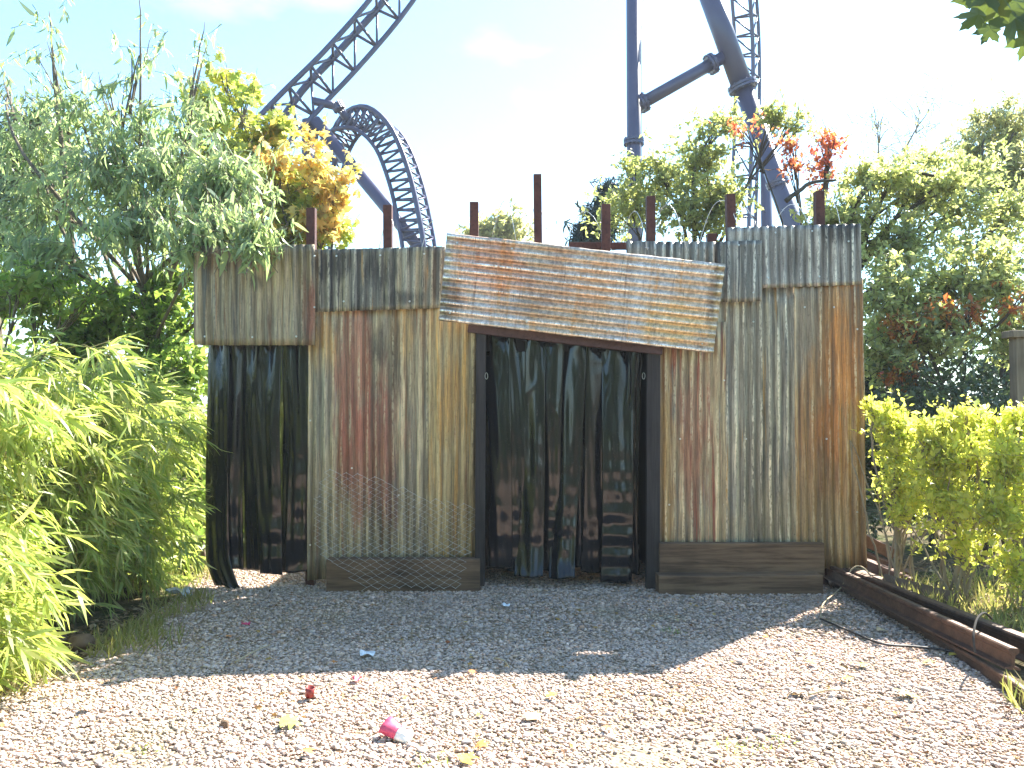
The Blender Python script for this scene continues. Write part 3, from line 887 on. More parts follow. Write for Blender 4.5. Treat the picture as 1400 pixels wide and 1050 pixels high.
# ------------------------------------------------------------------ foliage builders
T_DIA = (np.array([(0, 0, 0), (0.5, -0.5, 0.07), (1, 0, -0.06), (0.5, 0.5, 0.07)]), [(0, 1, 2), (0, 2, 3)])
T_LAN = (np.array([(0, 0, 0), (0.28, -0.5, 0.0), (0.28, 0.5, 0.03), (0.65, -0.38, -0.08), (0.65, 0.38, -0.05), (1, 0, -0.22)]), [(0, 1, 2), (1, 3, 4), (1, 4, 2), (3, 5, 4)])
_half = [(0, 1.12), (9, 0.80), (15, 0.80), (25, 0.46), (37, 0.70), (44, 0.72), (54, 0.98), (64, 0.74), (74, 0.70), (92, 0.42), (108, 0.52), (122, 0.64), (138, 0.48), (160, 0.34)]
_pol = [(-a_, r_) for a_, r_ in _half[:0:-1]] + _half
_mo = [(r_ * math.cos(R(a_)) * 0.62 + 0.32, r_ * math.sin(R(a_)) * 0.72) for a_, r_ in _pol]
T_MAP = (np.array([(0.3, 0, 0.03)] + [(x, y, -0.12 * (abs(y) + max(0, x - 0.4)) + 0.03 * math.sin(9 * y)) for x, y in _mo]), [(0, i + 1, (i + 1) % len(_mo) + 1) for i in range(len(_mo))])
T_MAPS = (np.array([(0, 0, 0), (0.2, -0.5, -0.03), (0.42, -0.2, 0.03), (0.62, -0.62, -0.05), (0.68, -0.18, 0.02), (1, 0, -0.08), (0.68, 0.18, 0.02), (0.62, 0.62, -0.05), (0.42, 0.2, 0.03), (0.2, 0.5, -0.03)]),
          [(0, 1, 2), (0, 2, 8), (0, 8, 9), (2, 3, 4), (2, 4, 6), (2, 6, 8), (8, 6, 7), (4, 5, 6)])


def unit(a):
    return a / np.maximum(np.linalg.norm(a, axis=-1, keepdims=True), 1e-9)


def leaf_frames(D, rng, up=0.8):
    """a normal for each leaf, across D, mostly skyward"""
    N = rng.normal(size=D.shape) * 0.6
    N[:, 2] += up
    N = N - D * np.sum(N * D, 1, keepdims=True)
    return unit(N)


def leaves_mesh(name, P, D, N, L, Wd, tmpl, mat, parent):
    tv, tf = tmpl
    S = np.cross(D, N)
    V = (P[:, None, :] + D[:, None, :] * (L[:, None] * tv[None, :, 0])[..., None] + S[:, None, :] * (Wd[:, None] * tv[None, :, 1])[..., None] + N[:, None, :] * (L[:, None] * tv[None, :, 2])[..., None])
    k = len(tv)
    Fc = (np.array(tf)[None] + (np.arange(len(P)) * k)[:, None, None]).reshape(-1, 3)
    o = big_mesh(name, V.reshape(-1, 3), Fc, 3, mat, parent)
    o['kind'] = 'stuff'
    return o


def twigs_mesh(name, A, B, rad_, mat, parent):
    """thin three-sided twigs from A to B"""
    n = len(A)
    d = unit(B - A)
    ref = np.where(np.abs(d[:, 2:3]) < 0.9, np.array([[0, 0, 1.0]]), np.array([[1.0, 0, 0]]))
    x = unit(np.cross(d, ref)); y = np.cross(d, x)
    V = []
    for j in range(3):
        q_ = 2 * math.pi * j / 3
        V.append(A + (x * math.cos(q_) + y * math.sin(q_)) * rad_)
    for j in range(3):
        q_ = 2 * math.pi * j / 3
        V.append(B + (x * math.cos(q_) + y * math.sin(q_)) * rad_ * 0.4)
    V = np.stack(V, 1)
    f = np.array([(0, 1, 4, 3), (1, 2, 5, 4), (2, 0, 3, 5)])
    Fc = (f[None] + (np.arange(n) * 6)[:, None, None]).reshape(-1, 4)
    o = big_mesh(name, V.reshape(-1, 3), Fc, 4, mat, parent)
    o['kind'] = 'stuff'
    return o


def crown_leaves(clumps, rng, twig_len=0.35, per=14, droop=0.3, spread=0.9, shell=2.2, outward=0.6):
    """clumps: (centre, (rx,ry,rz), number of twigs). Returns leaf roots, directions and the twigs"""
    Ps, Ds, A, B = [], [], [], []
    for c, r, nt in clumps:
        c = np.array(c); r = np.array(r)
        d = unit(rng.normal(size=(nt, 3)))
        rr = rng.uniform(size=(nt, 1)) ** (1 / shell)
        rr *= 1 + 0.2 * np.sin(d[:, 0:1] * 5 + d[:, 2:3] * 7 + c[0]) + 0.16 * np.sin(d[:, 0:1] * 11 - d[:, 2:3] * 9 + c[2])   # uneven outline
        rr *= np.where(rng.uniform(size=(nt, 1)) < 0.12, rng.uniform(1.1, 1.45, (nt, 1)), 1.0)
        tip = c + d * rr * r
        out = unit(d * outward + rng.normal(size=(nt, 3)) * 0.5 + np.array([0, 0, 0.25 - droop]))
        base = tip - out * twig_len * rng.uniform(0.7, 1.3, (nt, 1))
        A.append(base); B.append(tip)
        t = rng.uniform(0.1, 1.05, (nt, per, 1))
        pos = base[:, None] * (1 - t) + tip[:, None] * t + rng.normal(size=(nt, per, 3)) * 0.02
        dr = unit(out[:, None] * 0.7 + rng.normal(size=(nt, per, 3)) * spread + np.array([0, 0, -droop * 1.6]))
        Ps.append(pos.reshape(-1, 3)); Ds.append(dr.reshape(-1, 3))
    return np.concatenate(Ps), np.concatenate(Ds), np.concatenate(A), np.concatenate(B)


def PC(px, py, Y, rx, ry, nt, depth=None):
    """a clump seen at px,py with half-size rx,ry (picture units) at distance Y"""
    c = W(px, py, Y)
    k = Y / F
    return (tuple(c), (rx * k, (depth if depth else 0.9 * (rx + ry) / 2 * k), ry * k), nt)


def limb(mb, pts, r0, r1, n=7, sub=5, rng=random):
    c = catmull(pts, sub)
    m = len(c)
    c = [p + Vector((rng.uniform(-1, 1), rng.uniform(-1, 1), rng.uniform(-1, 1))) * 0.012 for p in c]
    mb.tube(c, [r0 + (r1 - r0) * i / (m - 1) for i in range(m)], n)


def tree(name, label, cat, base, trunk_top, r0, clumps, mat, bark, tmpl=T_DIA, L=(0.05, 0.08), asp=0.5, per=14, droop=0.3, twig=0.35, seed=0, group=None, shell=2.2, extra_limbs=(), spread=0.9, limbs=True, up=0.8, limb_r=0.35, twig_r=0.004):
    rng = np.random.default_rng(seed); pr = random.Random(seed)
    root = thing(name, label, cat, base, group)
    mb = MB()
    b0, tt = Vector(base), Vector(trunk_top)
    mid = (b0 + tt) / 2 + Vector((pr.uniform(-1, 1), pr.uniform(-1, 1), 0)) * 0.06 * (tt - b0).length
    limb(mb, [b0 - Vector((0, 0, 0.05)), mid, tt], r0, r0 * 0.6, 9, 6, pr)
    if limbs:
        for c, r, nt in clumps:
            c = Vector(c)
            s = b0.lerp(tt, pr.uniform(0.6, 1.0))
            m1 = s.lerp(c, 0.5) + Vector((pr.uniform(-1, 1), pr.uniform(-1, 1), pr.uniform(-0.3, 1))) * 0.12 * (c - s).length
            limb(mb, [s, m1, c], r0 * limb_r, 0.008, 6, 5, pr)
            for j in range(4):
                e = c + Vector((pr.uniform(-1, 1) * r[0], pr.uniform(-1, 1) * r[1], pr.uniform(-0.6, 1) * r[2])) * 0.75
                limb(mb, [m1.lerp(c, 0.5), m1.lerp(c, 0.7).lerp(e, 0.4), e], 0.012, 0.004, 4, 3, pr)
    for pts, ra, rb in extra_limbs:
        limb(mb, pts, ra, rb, 7, 6, pr)
    mb.build('trunk', bark, root, True)
    P, D, A, B = crown_leaves(clumps, rng, twig, per, droop, shell=shell, spread=spread)
    N = leaf_frames(D, rng, up)
    Ls = rng.uniform(L[0], L[1], len(P)) * rng.lognormal(-0.03, 0.22, len(P))
    leaves_mesh('crown', P, D, N, Ls, Ls * asp * rng.uniform(0.8, 1.2, len(P)), tmpl, mat, root)
    twigs_mesh('twigs', A, B, twig_r, bark, root)
    return root


BARK_GREY = bark_material('bark_grey_brown', (0.09, 0.07, 0.05), (0.2, 0.165, 0.125))
BARK_DARK = bark_material('bark_dark', (0.045, 0.036, 0.028), (0.11, 0.09, 0.07))
BARK_PALE = bark_material('bark_pale', (0.2, 0.16, 0.11), (0.34, 0.29, 0.21))
LM_EUC = leaf_material('leaf_gum', [(0.17, 0.235, 0.15), (0.22, 0.29, 0.19), (0.18, 0.26, 0.13), (0.27, 0.33, 0.18), (0.3, 0.35, 0.25), (0.24, 0.29, 0.13)], 0.58, 1.4, 0.34, 0.6)
LM_EUCD = leaf_material('leaf_gum_dark', [(0.10, 0.15, 0.095), (0.13, 0.18, 0.1), (0.16, 0.2, 0.12)], 0.5, 1.3, 0.4, 0.5)
LM_MAPY = leaf_material('leaf_maple_yellow_green', [(0.3, 0.36, 0.09), (0.4, 0.41, 0.11), (0.24, 0.33, 0.09), (0.48, 0.44, 0.13)], 0.58, 1.25, 0.5, 0.3, patch=((0.6, 0.4, 0.12), 0.8, 0.6, 0.74))
LM_MAPO = leaf_material('leaf_maple_orange', [(0.68, 0.47, 0.19), (0.66, 0.53, 0.22), (0.62, 0.4, 0.16), (0.6, 0.55, 0.22), (0.5, 0.5, 0.18)], 0.58, 1.1, 0.5, 0.3)
LM_LAUR = leaf_material('leaf_bright_green', [(0.12, 0.2, 0.045), (0.17, 0.26, 0.06), (0.22, 0.3, 0.08), (0.14, 0.2, 0.06), (0.28, 0.33, 0.1)], 0.58, 1.45, 0.35, 0.5)
LM_BAM = leaf_material('leaf_bamboo', [(0.24, 0.32, 0.08), (0.33, 0.39, 0.11), (0.2, 0.29, 0.08), (0.43, 0.45, 0.17), (0.29, 0.36, 0.09), (0.48, 0.47, 0.25)], 0.5, 1.35, 0.42, 0.4)
LM_OLIVE = leaf_material('leaf_olive_green', [(0.23, 0.26, 0.11), (0.3, 0.32, 0.14), (0.18, 0.21, 0.1), (0.38, 0.39, 0.17), (0.25, 0.275, 0.16)], 0.6, 1.4, 0.34, 0.7)
LM_MIX = leaf_material('leaf_right_mass', [(0.25, 0.29, 0.13), (0.32, 0.35, 0.15), (0.2, 0.245, 0.12), (0.4, 0.41, 0.19), (0.27, 0.3, 0.18), (0.44, 0.43, 0.23)], 0.6, 1.4, 0.34, 0.7, patch=((0.42, 0.34, 0.12), 0.7, 0.56, 0.72))
LM_RED = leaf_material('leaf_scarlet', [(0.5, 0.13, 0.08), (0.52, 0.2, 0.1), (0.45, 0.1, 0.1), (0.48, 0.26, 0.1)], 0.55, 1.1, 0.45, 0.4)
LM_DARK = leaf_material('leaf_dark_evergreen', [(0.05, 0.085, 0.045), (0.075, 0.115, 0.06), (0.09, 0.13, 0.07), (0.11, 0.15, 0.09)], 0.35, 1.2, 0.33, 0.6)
LM_GOLD = leaf_material('leaf_golden_privet', [(0.42, 0.46, 0.1), (0.52, 0.53, 0.13), (0.34, 0.42, 0.1), (0.58, 0.55, 0.17), (0.47, 0.49, 0.12)], 0.6, 1.3, 0.4, 0.4)
LM_GRASS = leaf_material('grass_blade', [(0.2, 0.23, 0.07), (0.27, 0.27, 0.1), (0.36, 0.31, 0.16), (0.16, 0.2, 0.06)], 0.45, 1.2, 0.6, 0.2)
LM_PALE = leaf_material('leaf_far_pale', [(0.33, 0.34, 0.19), (0.38, 0.37, 0.22), (0.29, 0.31, 0.18)], 0.6, 1.3, 0.5, 0.3)

# ------------------------------------------------------------------ left side: gum tree, maple, shrubs, bamboo
gum = [PC(55, 210, 9.6, 75, 75, 108), PC(60, 285, 9.2, 85, 60, 96), PC(150, 245, 8.8, 95, 80, 149), PC(110, 165, 9.2, 45, 55, 36), PC(195, 180, 9.0, 50, 55, 41),
       PC(240, 240, 8.5, 80, 70, 125), PC(310, 250, 8.0, 60, 55, 120), PC(200, 310, 8.3, 95, 50, 101), PC(70, 350, 8.4, 80, 45, 72), PC(300, 318, 7.35, 55, 40, 101, 0.35), PC(352, 330, 6.98, 30, 22, 41, 0.15), PC(270, 345, 7.3, 30, 28, 36, 0.2), PC(260, 165, 8.9, 40, 45, 24)]
gum_top = [PC(70, 80, 9.3, 30, 60, 9), PC(190, 75, 9.0, 24, 70, 8), PC(272, 95, 8.9, 20, 60, 6), PC(10, 120, 9.6, 25, 45, 6), PC(150, 120, 9.0, 30, 40, 6)]
tree('gum_tree', 'tall gum tree with drooping grey-green leaves overhanging the left end of the wall', 'tree', (-4.05, 9.0, 0), W(215, 415, 8.9), 0.085, gum + gum_top, LM_EUC, BARK_GREY, T_LAN, (0.09, 0.16), 0.19, 15, 0.55, 0.42, 11,
     extra_limbs=[([W(215, 420, 8.9), W(205, 380, 8.7), W(250, 345, 8.3), W(330, 300, 7.5), W(372, 322, 7.0)], 0.05, 0.008), ([W(215, 430, 8.9), W(185, 330, 8.9), W(192, 180, 9.0), W(190, -5, 9.0)], 0.045, 0.005),
                  ([W(100, 410, 9.1), W(95, 300, 9.1), W(75, 120, 9.3), W(68, 15, 9.3)], 0.05, 0.005), ([W(215, 420, 8.9), W(265, 270, 8.8), W(260, 150, 8.9), W(280, 30, 8.9)], 0.035, 0.004), ([W(215, 425, 8.9), W(160, 400, 8.9), W(100, 410, 9.1), W(90, 380, 9.2)], 0.05, 0.04)], spread=0.55, up=0.3)
tree('gum_tree', 'smaller dark gum tree behind the tall one at the left edge', 'tree', (-6.6, 11.0, 0), W(-20, 330, 11), 0.08, [PC(10, 230, 11.0, 70, 60, 260), PC(45, 190, 11.2, 50, 50, 160), PC(-40, 300, 11, 70, 70, 200), PC(20, 320, 10.5, 60, 40, 160)], LM_EUCD, BARK_GREY, T_LAN, (0.10, 0.16), 0.25, 14, 0.45, 0.4, 12, spread=0.6)
map_y = [PC(270, 140, 11.8, 30, 40, 26), PC(395, 250, 11.2, 45, 40, 60), PC(300, 160, 11.6, 42, 50, 41), PC(350, 190, 11.3, 50, 55, 56), PC(300, 105, 11.6, 20, 26, 9), PC(340, 125, 11.5, 24, 28, 11), PC(385, 175, 11.3, 26, 32, 15), PC(345, 260, 11.0, 60, 50, 102), PC(300, 230, 11.2, 45, 60, 79), PC(410, 290, 11.0, 45, 45, 79), PC(455, 312, 11.0, 32, 28, 32), PC(395, 330, 11.0, 60, 25, 60)]
tree('maple_tree', 'yellow-green maple tree behind the gum tree', 'tree', (-3.6, 11.4, 0), W(335, 330, 11.4), 0.1, map_y, LM_MAPY, BARK_GREY, T_MAPS, (0.08, 0.13), 1.0, 11, 0.3, 0.4, 13, shell=1.6)
map_o = [PC(435, 235, 10.8, 36, 40, 31), PC(455, 270, 10.7, 34, 34, 27), PC(425, 190, 10.9, 15, 22, 6), PC(440, 310, 10.7, 40, 22, 40), PC(375, 225, 10.8, 22, 26, 20), PC(350, 275, 10.7, 22, 20, 15), PC(475, 240, 10.8, 16, 16, 8)]
tree('maple_tree', 'orange autumn maple standing in front of the coaster loop', 'tree', (-2.7, 10.9, 0), W(432, 340, 10.9), 0.06, map_o, LM_MAPO, BARK_GREY, T_MAPS, (0.08, 0.12), 1.0, 11, 0.3, 0.4, 14, shell=1.5)

sh = [('round-leaved bright green shrub under the gum tree', (-3.45, 8.6), [PC(215, 440, 8.6, 60, 45, 90), PC(250, 505, 8.4, 45, 55, 85), PC(150, 430, 8.8, 60, 40, 76), PC(235, 385, 8.7, 40, 25, 31)]),
      ('low bright green shrub beside the left doorway', (-3.0, 8.1), [PC(262, 600, 8.1, 32, 60, 76), PC(265, 700, 8.0, 30, 60, 85), PC(252, 765, 7.9, 22, 28, 31)]),
      ('light green shrub behind the bamboo at the left edge', (-5.5, 8.8), [PC(120, 400, 8.0, 70, 26, 26), PC(30, 390, 8.0, 50, 28, 20), PC(60, 400, 8.8, 70, 45, 94), PC(-10, 400, 8.8, 60, 60, 63), PC(110, 470, 8.6, 60, 50, 81), PC(190, 560, 8.5, 60, 70, 99)])]
for i, (lb, (bx_, by_), cl) in enumerate(sh):
    tree('shrub', lb, 'shrub', (bx_, by_, 0), (bx_, by_, 0.9), 0.03, cl, LM_LAUR, BARK_GREY, T_DIA, (0.07, 0.12), 0.5, 15, 0.25, 0.25, 30 + i, limb_r=0.6)

# a dense hedge far behind on the left closes the view under the trees
def hedge_bush(lb, base, cl, mat, seed, L=(0.08, 0.14), per=14):
    return tree('hedge_shrub', lb, 'shrub', base, (base[0], base[1], 1.2), 0.05, cl, mat, BARK_DARK, T_DIA, L, 0.5, per, 0.2, 0.35, seed, limb_r=0.5)


hedge_bush('dense green shrub far behind the bamboo', (-6.5, 12.5, 0), [((-6.5, 12.5, 1.4), (2.2, 1.2, 1.7), 700), ((-9.5, 12.5, 1.6), (2.4, 1.2, 1.8), 380)], LM_LAUR, 41)
hedge_bush('dense green shrub behind the left doorway', (-3.0, 11.8, 0), [((-3.6, 12.2, 1.0), (1.6, 1.0, 1.4), 260), ((-1.6, 12.8, 1.0), (1.4, 0.9, 1.5), 220)], LM_LAUR, 42)


def bamboo(label, base_c, base_r, n_culm, lean, seed, hmax=2.6, big=90):
    rng = np.random.default_rng(seed); pr = random.Random(seed)
    root = thing('bamboo', label, 'bamboo', (base_c[0], base_c[1], 0), 'bamboo along the gravel')
    mb = MB()
    P, D, A, B = [], [], [], []
    for i in range(n_culm):
        a_ = pr.uniform(0, 2 * math.pi); r_ = math.sqrt(pr.random())
        b = Vector((base_c[0] + base_r[0] * r_ * math.cos(a_), base_c[1] + base_r[1] * r_ * math.sin(a_), 0))
        out = Vector((math.cos(a_) * 0.7 + lean[0], math.sin(a_) * 0.7 + lean[1], 0)) * pr.uniform(0.3, 1.0)
        H = hmax * pr.uniform(0.55, 1.0)
        reach = pr.uniform(0.3, 0.75)
        if i % 3 == 0: H *= 0.5; reach *= 1.5
        c = []
        for k_ in range(11):
            t = k_ / 10
            z = H * (t - 0.42 * t ** 3.2)
            c.append(b + out * reach * (t ** 1.9) * H * 0.5 + Vector((0, 0, z)))
        mb.tube(c, [0.007 * (1 - 0.8 * k_ / 10) for k_ in range(11)], 5)
        for s_ in range(15):
            t = pr.uniform(0.1, 1.0)
            k_ = min(int(t * 10), 9); f_ = t * 10 - k_
            p = c[k_].lerp(c[k_ + 1], f_)
            d = Vector((pr.gauss(0, 1), pr.gauss(0, 1), pr.gauss(0.1, 0.5))) + out * 0.8
            d.normalize()
            L_ = pr.uniform(0.12, 0.34)
            e = p + d * L_ + Vector((0, 0, -0.25 * L_))
            A.append(p); B.append(e)
            for l_ in range(9):
                t2 = pr.uniform(0.35, 1.0)
                dd = d * 0.8 + Vector((pr.gauss(0, 0.45), pr.gauss(0, 0.45), pr.gauss(-0.6, 0.35)))
                P.append(p.lerp(e, t2)); D.append(dd.normalized())
    mb.build('canes', BARK_BAM, root, True)['kind'] = 'stuff'
    P = np.array([tuple(v) for v in P]); D = np.array([tuple(v) for v in D])
    k_ = P[:, 2] > 0.05
    P, D = P[k_], D[k_]
    N = leaf_frames(D, rng, 0.7)
    L = rng.uniform(0.12, 0.25, len(P)); Wd = L * rng.uniform(0.075, 0.115, len(P))
    # the nearest leaves, each one an object of its own
    score = P[:, 1] - 0.25 * P[:, 0] + rng.uniform(0, 0.9, len(P))
    order = np.argsort(score)
    near, rest = order[:big], order[big:]
    leaves_mesh('foliage', P[rest], D[rest], N[rest], L[rest], Wd[rest], T_LAN, LM_BAM, root)
    twigs_mesh('twigs', np.array([tuple(v) for v in A]), np.array([tuple(v) for v in B]), 0.0022, BARK_BAM, root)
    for i in near:
        o = bpy.data.objects.new('leaf', LEAF_UNIT)
        x = Vector(D[i]); z = Vector(N[i]); y = Vector(np.cross(D[i], N[i]))
        M = Matrix((x * L[i], y * Wd[i], z * L[i])).transposed().to_4x4()
        M.translation = Vector(P[i]) - Vector(root.location)
        o.matrix_local = M
        link(o, root)
    return root


BARK_BAM = plain_material('bamboo_cane', (0.3, 0.26, 0.09), 0.5, 0, 0.4, 0.3)
_m = bpy.data.meshes.new('bamboo_leaf')
_m.from_pydata([tuple(v) for v in T_LAN[0]], [], T_LAN[1]); _m.materials.append(LM_BAM)
LEAF_UNIT = _m
bamboo('arching yellow-green bamboo clump nearest the camera at the left edge', (-3.75, 4.75), (0.6, 0.5), 100, (0.3, -0.35), 51, 3.2, 110)
bamboo('dense bamboo clump in the middle of the left side', (-3.75, 5.9), (0.6, 0.6), 120, (0.28, -0.2), 52, 3.5, 80)
bamboo('dark green bamboo clump in the shade next to the left doorway', (-3.5, 7.1), (0.42, 0.5), 100, (0.15, -0.25), 53, 2.9, 60)
bamboo('low bamboo sprays leaning over the gravel at the bottom left', (-3.25, 4.55), (0.35, 0.45), 46, (0.25, -0.3), 55, 1.5, 60)
bamboo('bamboo clump farther back at the left edge', (-5.0, 6.3), (0.8, 0.9), 80, (0.2, -0.2), 54, 3.8, 20)

# ------------------------------------------------------------------ right side
mid = [PC(862, 285, 12.6, 55, 45, 92), PC(905, 240, 12.4, 50, 45, 92), PC(960, 215, 12.2, 45, 55, 84), PC(985, 165, 12.2, 32, 32, 31), PC(945, 285, 12.0, 70, 45, 114), PC(985, 272, 12.0, 34, 45, 92), PC(860, 225, 12.6, 24, 22, 13), PC(1062, 158, 12.2, 30, 20, 31), PC(1090, 165, 12.3, 24, 22, 13)]
tree('olive_green_tree', 'olive-green broadleaf tree behind the middle of the wall', 'tree', W(950, 668, 12.3).xy.to_3d(), W(950, 350, 12.3), 0.11, mid, LM_OLIVE, BARK_DARK, T_DIA, (0.06, 0.10), 0.5, 20, 0.1, 0.35, 61)
red = [PC(1080, 195, 11.7, 16, 16, 13), PC(1135, 195, 11.6, 34, 13, 27), PC(1130, 225, 11.6, 14, 24, 20), PC(1085, 225, 11.7, 22, 14, 15), PC(1125, 255, 11.6, 12, 9, 7), PC(1020, 175, 11.7, 20, 9, 9)]
tree('scarlet_tree', 'slender tree with scarlet leaves beside the leaning coaster column', 'tree', (3.9, 11.7, 0), W(1090, 330, 11.7), 0.05, red, LM_RED, BARK_DARK, T_DIA, (0.06, 0.10), 0.55, 10, 0.2, 0.4, 62, shell=1.2)
arch = [PC(1135, 310, 11.0, 34, 42, 94), PC(1150, 300, 10.8, 60, 50, 109), PC(1190, 240, 11.2, 50, 35, 69), PC(1250, 260, 11.0, 60, 45, 102), PC(1230, 330, 10.6, 70, 50, 124), PC(1310, 290, 11.0, 60, 60, 109), PC(1330, 230, 11.4, 45, 35, 47), PC(1385, 290, 11.0, 40, 60, 69), PC(1220, 240, 10.5, 50, 12, 40), PC(1290, 250, 10.5, 40, 14, 34), PC(1270, 215, 11.3, 50, 20, 32)]
tree('spreading_tree', 'spreading tree with a long bent limb right of the wall', 'tree', (4.6, 11.0, 0), W(1150, 340, 11.0), 0.12, arch, LM_MIX, BARK_DARK, T_DIA, (0.06, 0.10), 0.48, 18, 0.15, 0.35, 63,
     extra_limbs=[([W(1150, 350, 11), W(1165, 290, 10.7), W(1195, 250, 10.6), W(1260, 238, 10.6), W(1330, 262, 10.6)], 0.05, 0.012), ([W(1075, 275, 10.8), W(1110, 250, 10.8), W(1150, 245, 10.9)], 0.035, 0.015)])
low = [('broad shrub with pale shiny leaves behind the right end of the wall', (4.9, 9.6), [PC(1215, 400, 9.6, 55, 60, 132), PC(1270, 450, 9.4, 60, 45, 120), PC(1210, 480, 9.4, 40, 50, 84)], LM_MIX),
       ('tall mixed green shrub at the right edge', (6.3, 9.8), [PC(1300, 390, 9.8, 60, 50, 128), PC(1365, 380, 9.8, 50, 60, 120), PC(1390, 460, 9.6, 50, 50, 88)], LM_MIX)]
for i, (lb, (bx_, by_), cl, mt) in enumerate(low):
    tree('shrub', lb, 'shrub', (bx_, by_, 0), (bx_, by_, 1.2), 0.04, cl, mt, BARK_DARK, T_DIA, (0.06, 0.10), 0.48, 17, 0.15, 0.3, 70 + i, limb_r=0.5)
tree('berry_shrub', 'shrub with orange and red leaves among the green at the right', 'shrub', (5.6, 9.3, 0), W(1270, 480, 9.3), 0.03, [PC(1290, 425, 9.25, 36, 14, 26), PC(1240, 445, 9.25, 30, 22, 22), PC(1330, 430, 9.3, 20, 22, 16), PC(1240, 510, 9.1, 35, 14, 22), PC(1390, 420, 9.3, 20, 30, 14)], leaf_material('leaf_orange_red', [(0.42, 0.13, 0.05), (0.45, 0.22, 0.06), (0.36, 0.09, 0.05), (0.4, 0.3, 0.08)], 0.4, 1.1), BARK_DARK, T_DIA, (0.05, 0.09), 0.5, 10, 0.2, 0.25, 75)
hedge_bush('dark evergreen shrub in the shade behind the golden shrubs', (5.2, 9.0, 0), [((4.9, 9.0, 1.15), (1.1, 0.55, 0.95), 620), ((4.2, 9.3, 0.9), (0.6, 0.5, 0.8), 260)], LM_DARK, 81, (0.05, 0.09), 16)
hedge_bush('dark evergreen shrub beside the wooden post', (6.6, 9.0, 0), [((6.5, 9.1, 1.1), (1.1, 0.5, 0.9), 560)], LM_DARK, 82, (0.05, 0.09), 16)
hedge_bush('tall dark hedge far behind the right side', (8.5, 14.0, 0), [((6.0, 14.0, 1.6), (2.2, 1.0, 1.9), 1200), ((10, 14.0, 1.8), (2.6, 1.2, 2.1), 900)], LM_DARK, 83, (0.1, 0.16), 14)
wisp = [PC(1395, 250, 12.8, 50, 50, 90), PC(1350, 240, 12.9, 50, 40, 70), PC(1330, 210, 13.4, 40, 45, 120), PC(1375, 180, 13.4, 45, 55, 170), PC(1400, 240, 13.0, 40, 60, 120), PC(1340, 165, 13.6, 30, 30, 40)]
tree('willow_like_tree', 'wispy grey-green tree at the upper right edge', 'tree', (8.2, 13.5, 0), W(1372, 300, 13.4), 0.09, wisp, LM_PALE, BARK_DARK, T_LAN, (0.08, 0.13), 0.25, 14, 0.3, 0.4, 64,
     extra_limbs=[([W(1355, 300, 12.8), W(1340, 250, 12.8), W(1345, 190, 13.0)], 0.04, 0.012), ([W(1362, 310, 12.8), W(1368, 240, 12.8), W(1385, 180, 13)], 0.04, 0.012)])
bt = [PC(1200, 165, 17, 40, 40, 40), PC(1270, 150, 17, 50, 45, 46), PC(1235, 200, 17, 60, 25, 40), PC(870, 170, 18, 40, 30, 24)]
tree('bare_tree', 'thin nearly bare tree fading into the sky behind the spreading tree', 'tree', (8.2, 17.0, 0), W(1240, 260, 17), 0.1, bt[:3], LM_PALE, BARK_PALE, T_DIA, (0.05, 0.07), 0.5, 4, 0.0, 0.7, 65, twig_r=0.007)

# golden shrubs in front of them
gs = [('golden-leaved shrub close against the right end of the wall', (3.32, 7.1), [PC(1226, 590, 7.05, 34, 38, 62), PC(1236, 650, 7.0, 44, 46, 74), PC(1240, 695, 6.9, 34, 26, 18)]),
      ('golden-leaved shrub in the middle of the right hand row', (3.66, 6.75), [PC(1290, 622, 6.7, 58, 42, 95), PC(1294, 676, 6.65, 72, 44, 80), PC(1318, 730, 6.6, 44, 30, 24), PC(1335, 605, 6.75, 40, 30, 40)]),
      ('golden-leaved shrub at the right edge behind the rails', (3.95, 6.35), [PC(1380, 630, 6.3, 56, 52, 100), PC(1375, 700, 6.25, 58, 50, 84), PC(1390, 775, 6.2, 40, 40, 30)]),
      ('golden-leaved shrub just outside the row at the far right', (4.6, 6.7), [PC(1450, 640, 6.7, 50, 60, 90), PC(1450, 730, 6.6, 50, 50, 60)])]
for i, (lb, (bx_, by_), cl) in enumerate(gs):
    pr = random.Random(90 + i)
    for px_, py_ in ((1195, 553), (1215, 562), (1236, 575), (1265, 585), (1290, 578), (1312, 568), (1340, 574), (1362, 580), (1386, 566), (1400, 572)):
        if [1180, 1250, 1350, 1500][i] <= px_ < [1250, 1350, 1500, 1500][i]: cl.append(PC(px_, py_, by_, 13, 16, 14))
    ex = []
    for j in range(13):
        a0 = Vector((bx_ + pr.uniform(-0.13, 0.13), by_ + pr.uniform(-0.13, 0.13), 0))
        top = Vector((bx_ + pr.uniform(-0.42, 0.42), by_ + pr.uniform(-0.35, 0.35), pr.uniform(0.8, 1.3)))
        ex.append(([a0, a0.lerp(top, 0.5) + Vector((pr.uniform(-.05, .05), pr.uniform(-.05, .05), 0)), top], 0.011, 0.004))
    tree('golden_shrub', lb, 'shrub', (bx_, by_, 0), (bx_, by_, 0.5), 0.018, cl, LM_GOLD, BARK_PALE, T_DIA, (0.038, 0.068), 0.5, 19, -0.3, 0.26, 90 + i, shell=1.7, group='row of golden shrubs on the right', limb_r=0.6, extra_limbs=ex, twig_r=0.002)

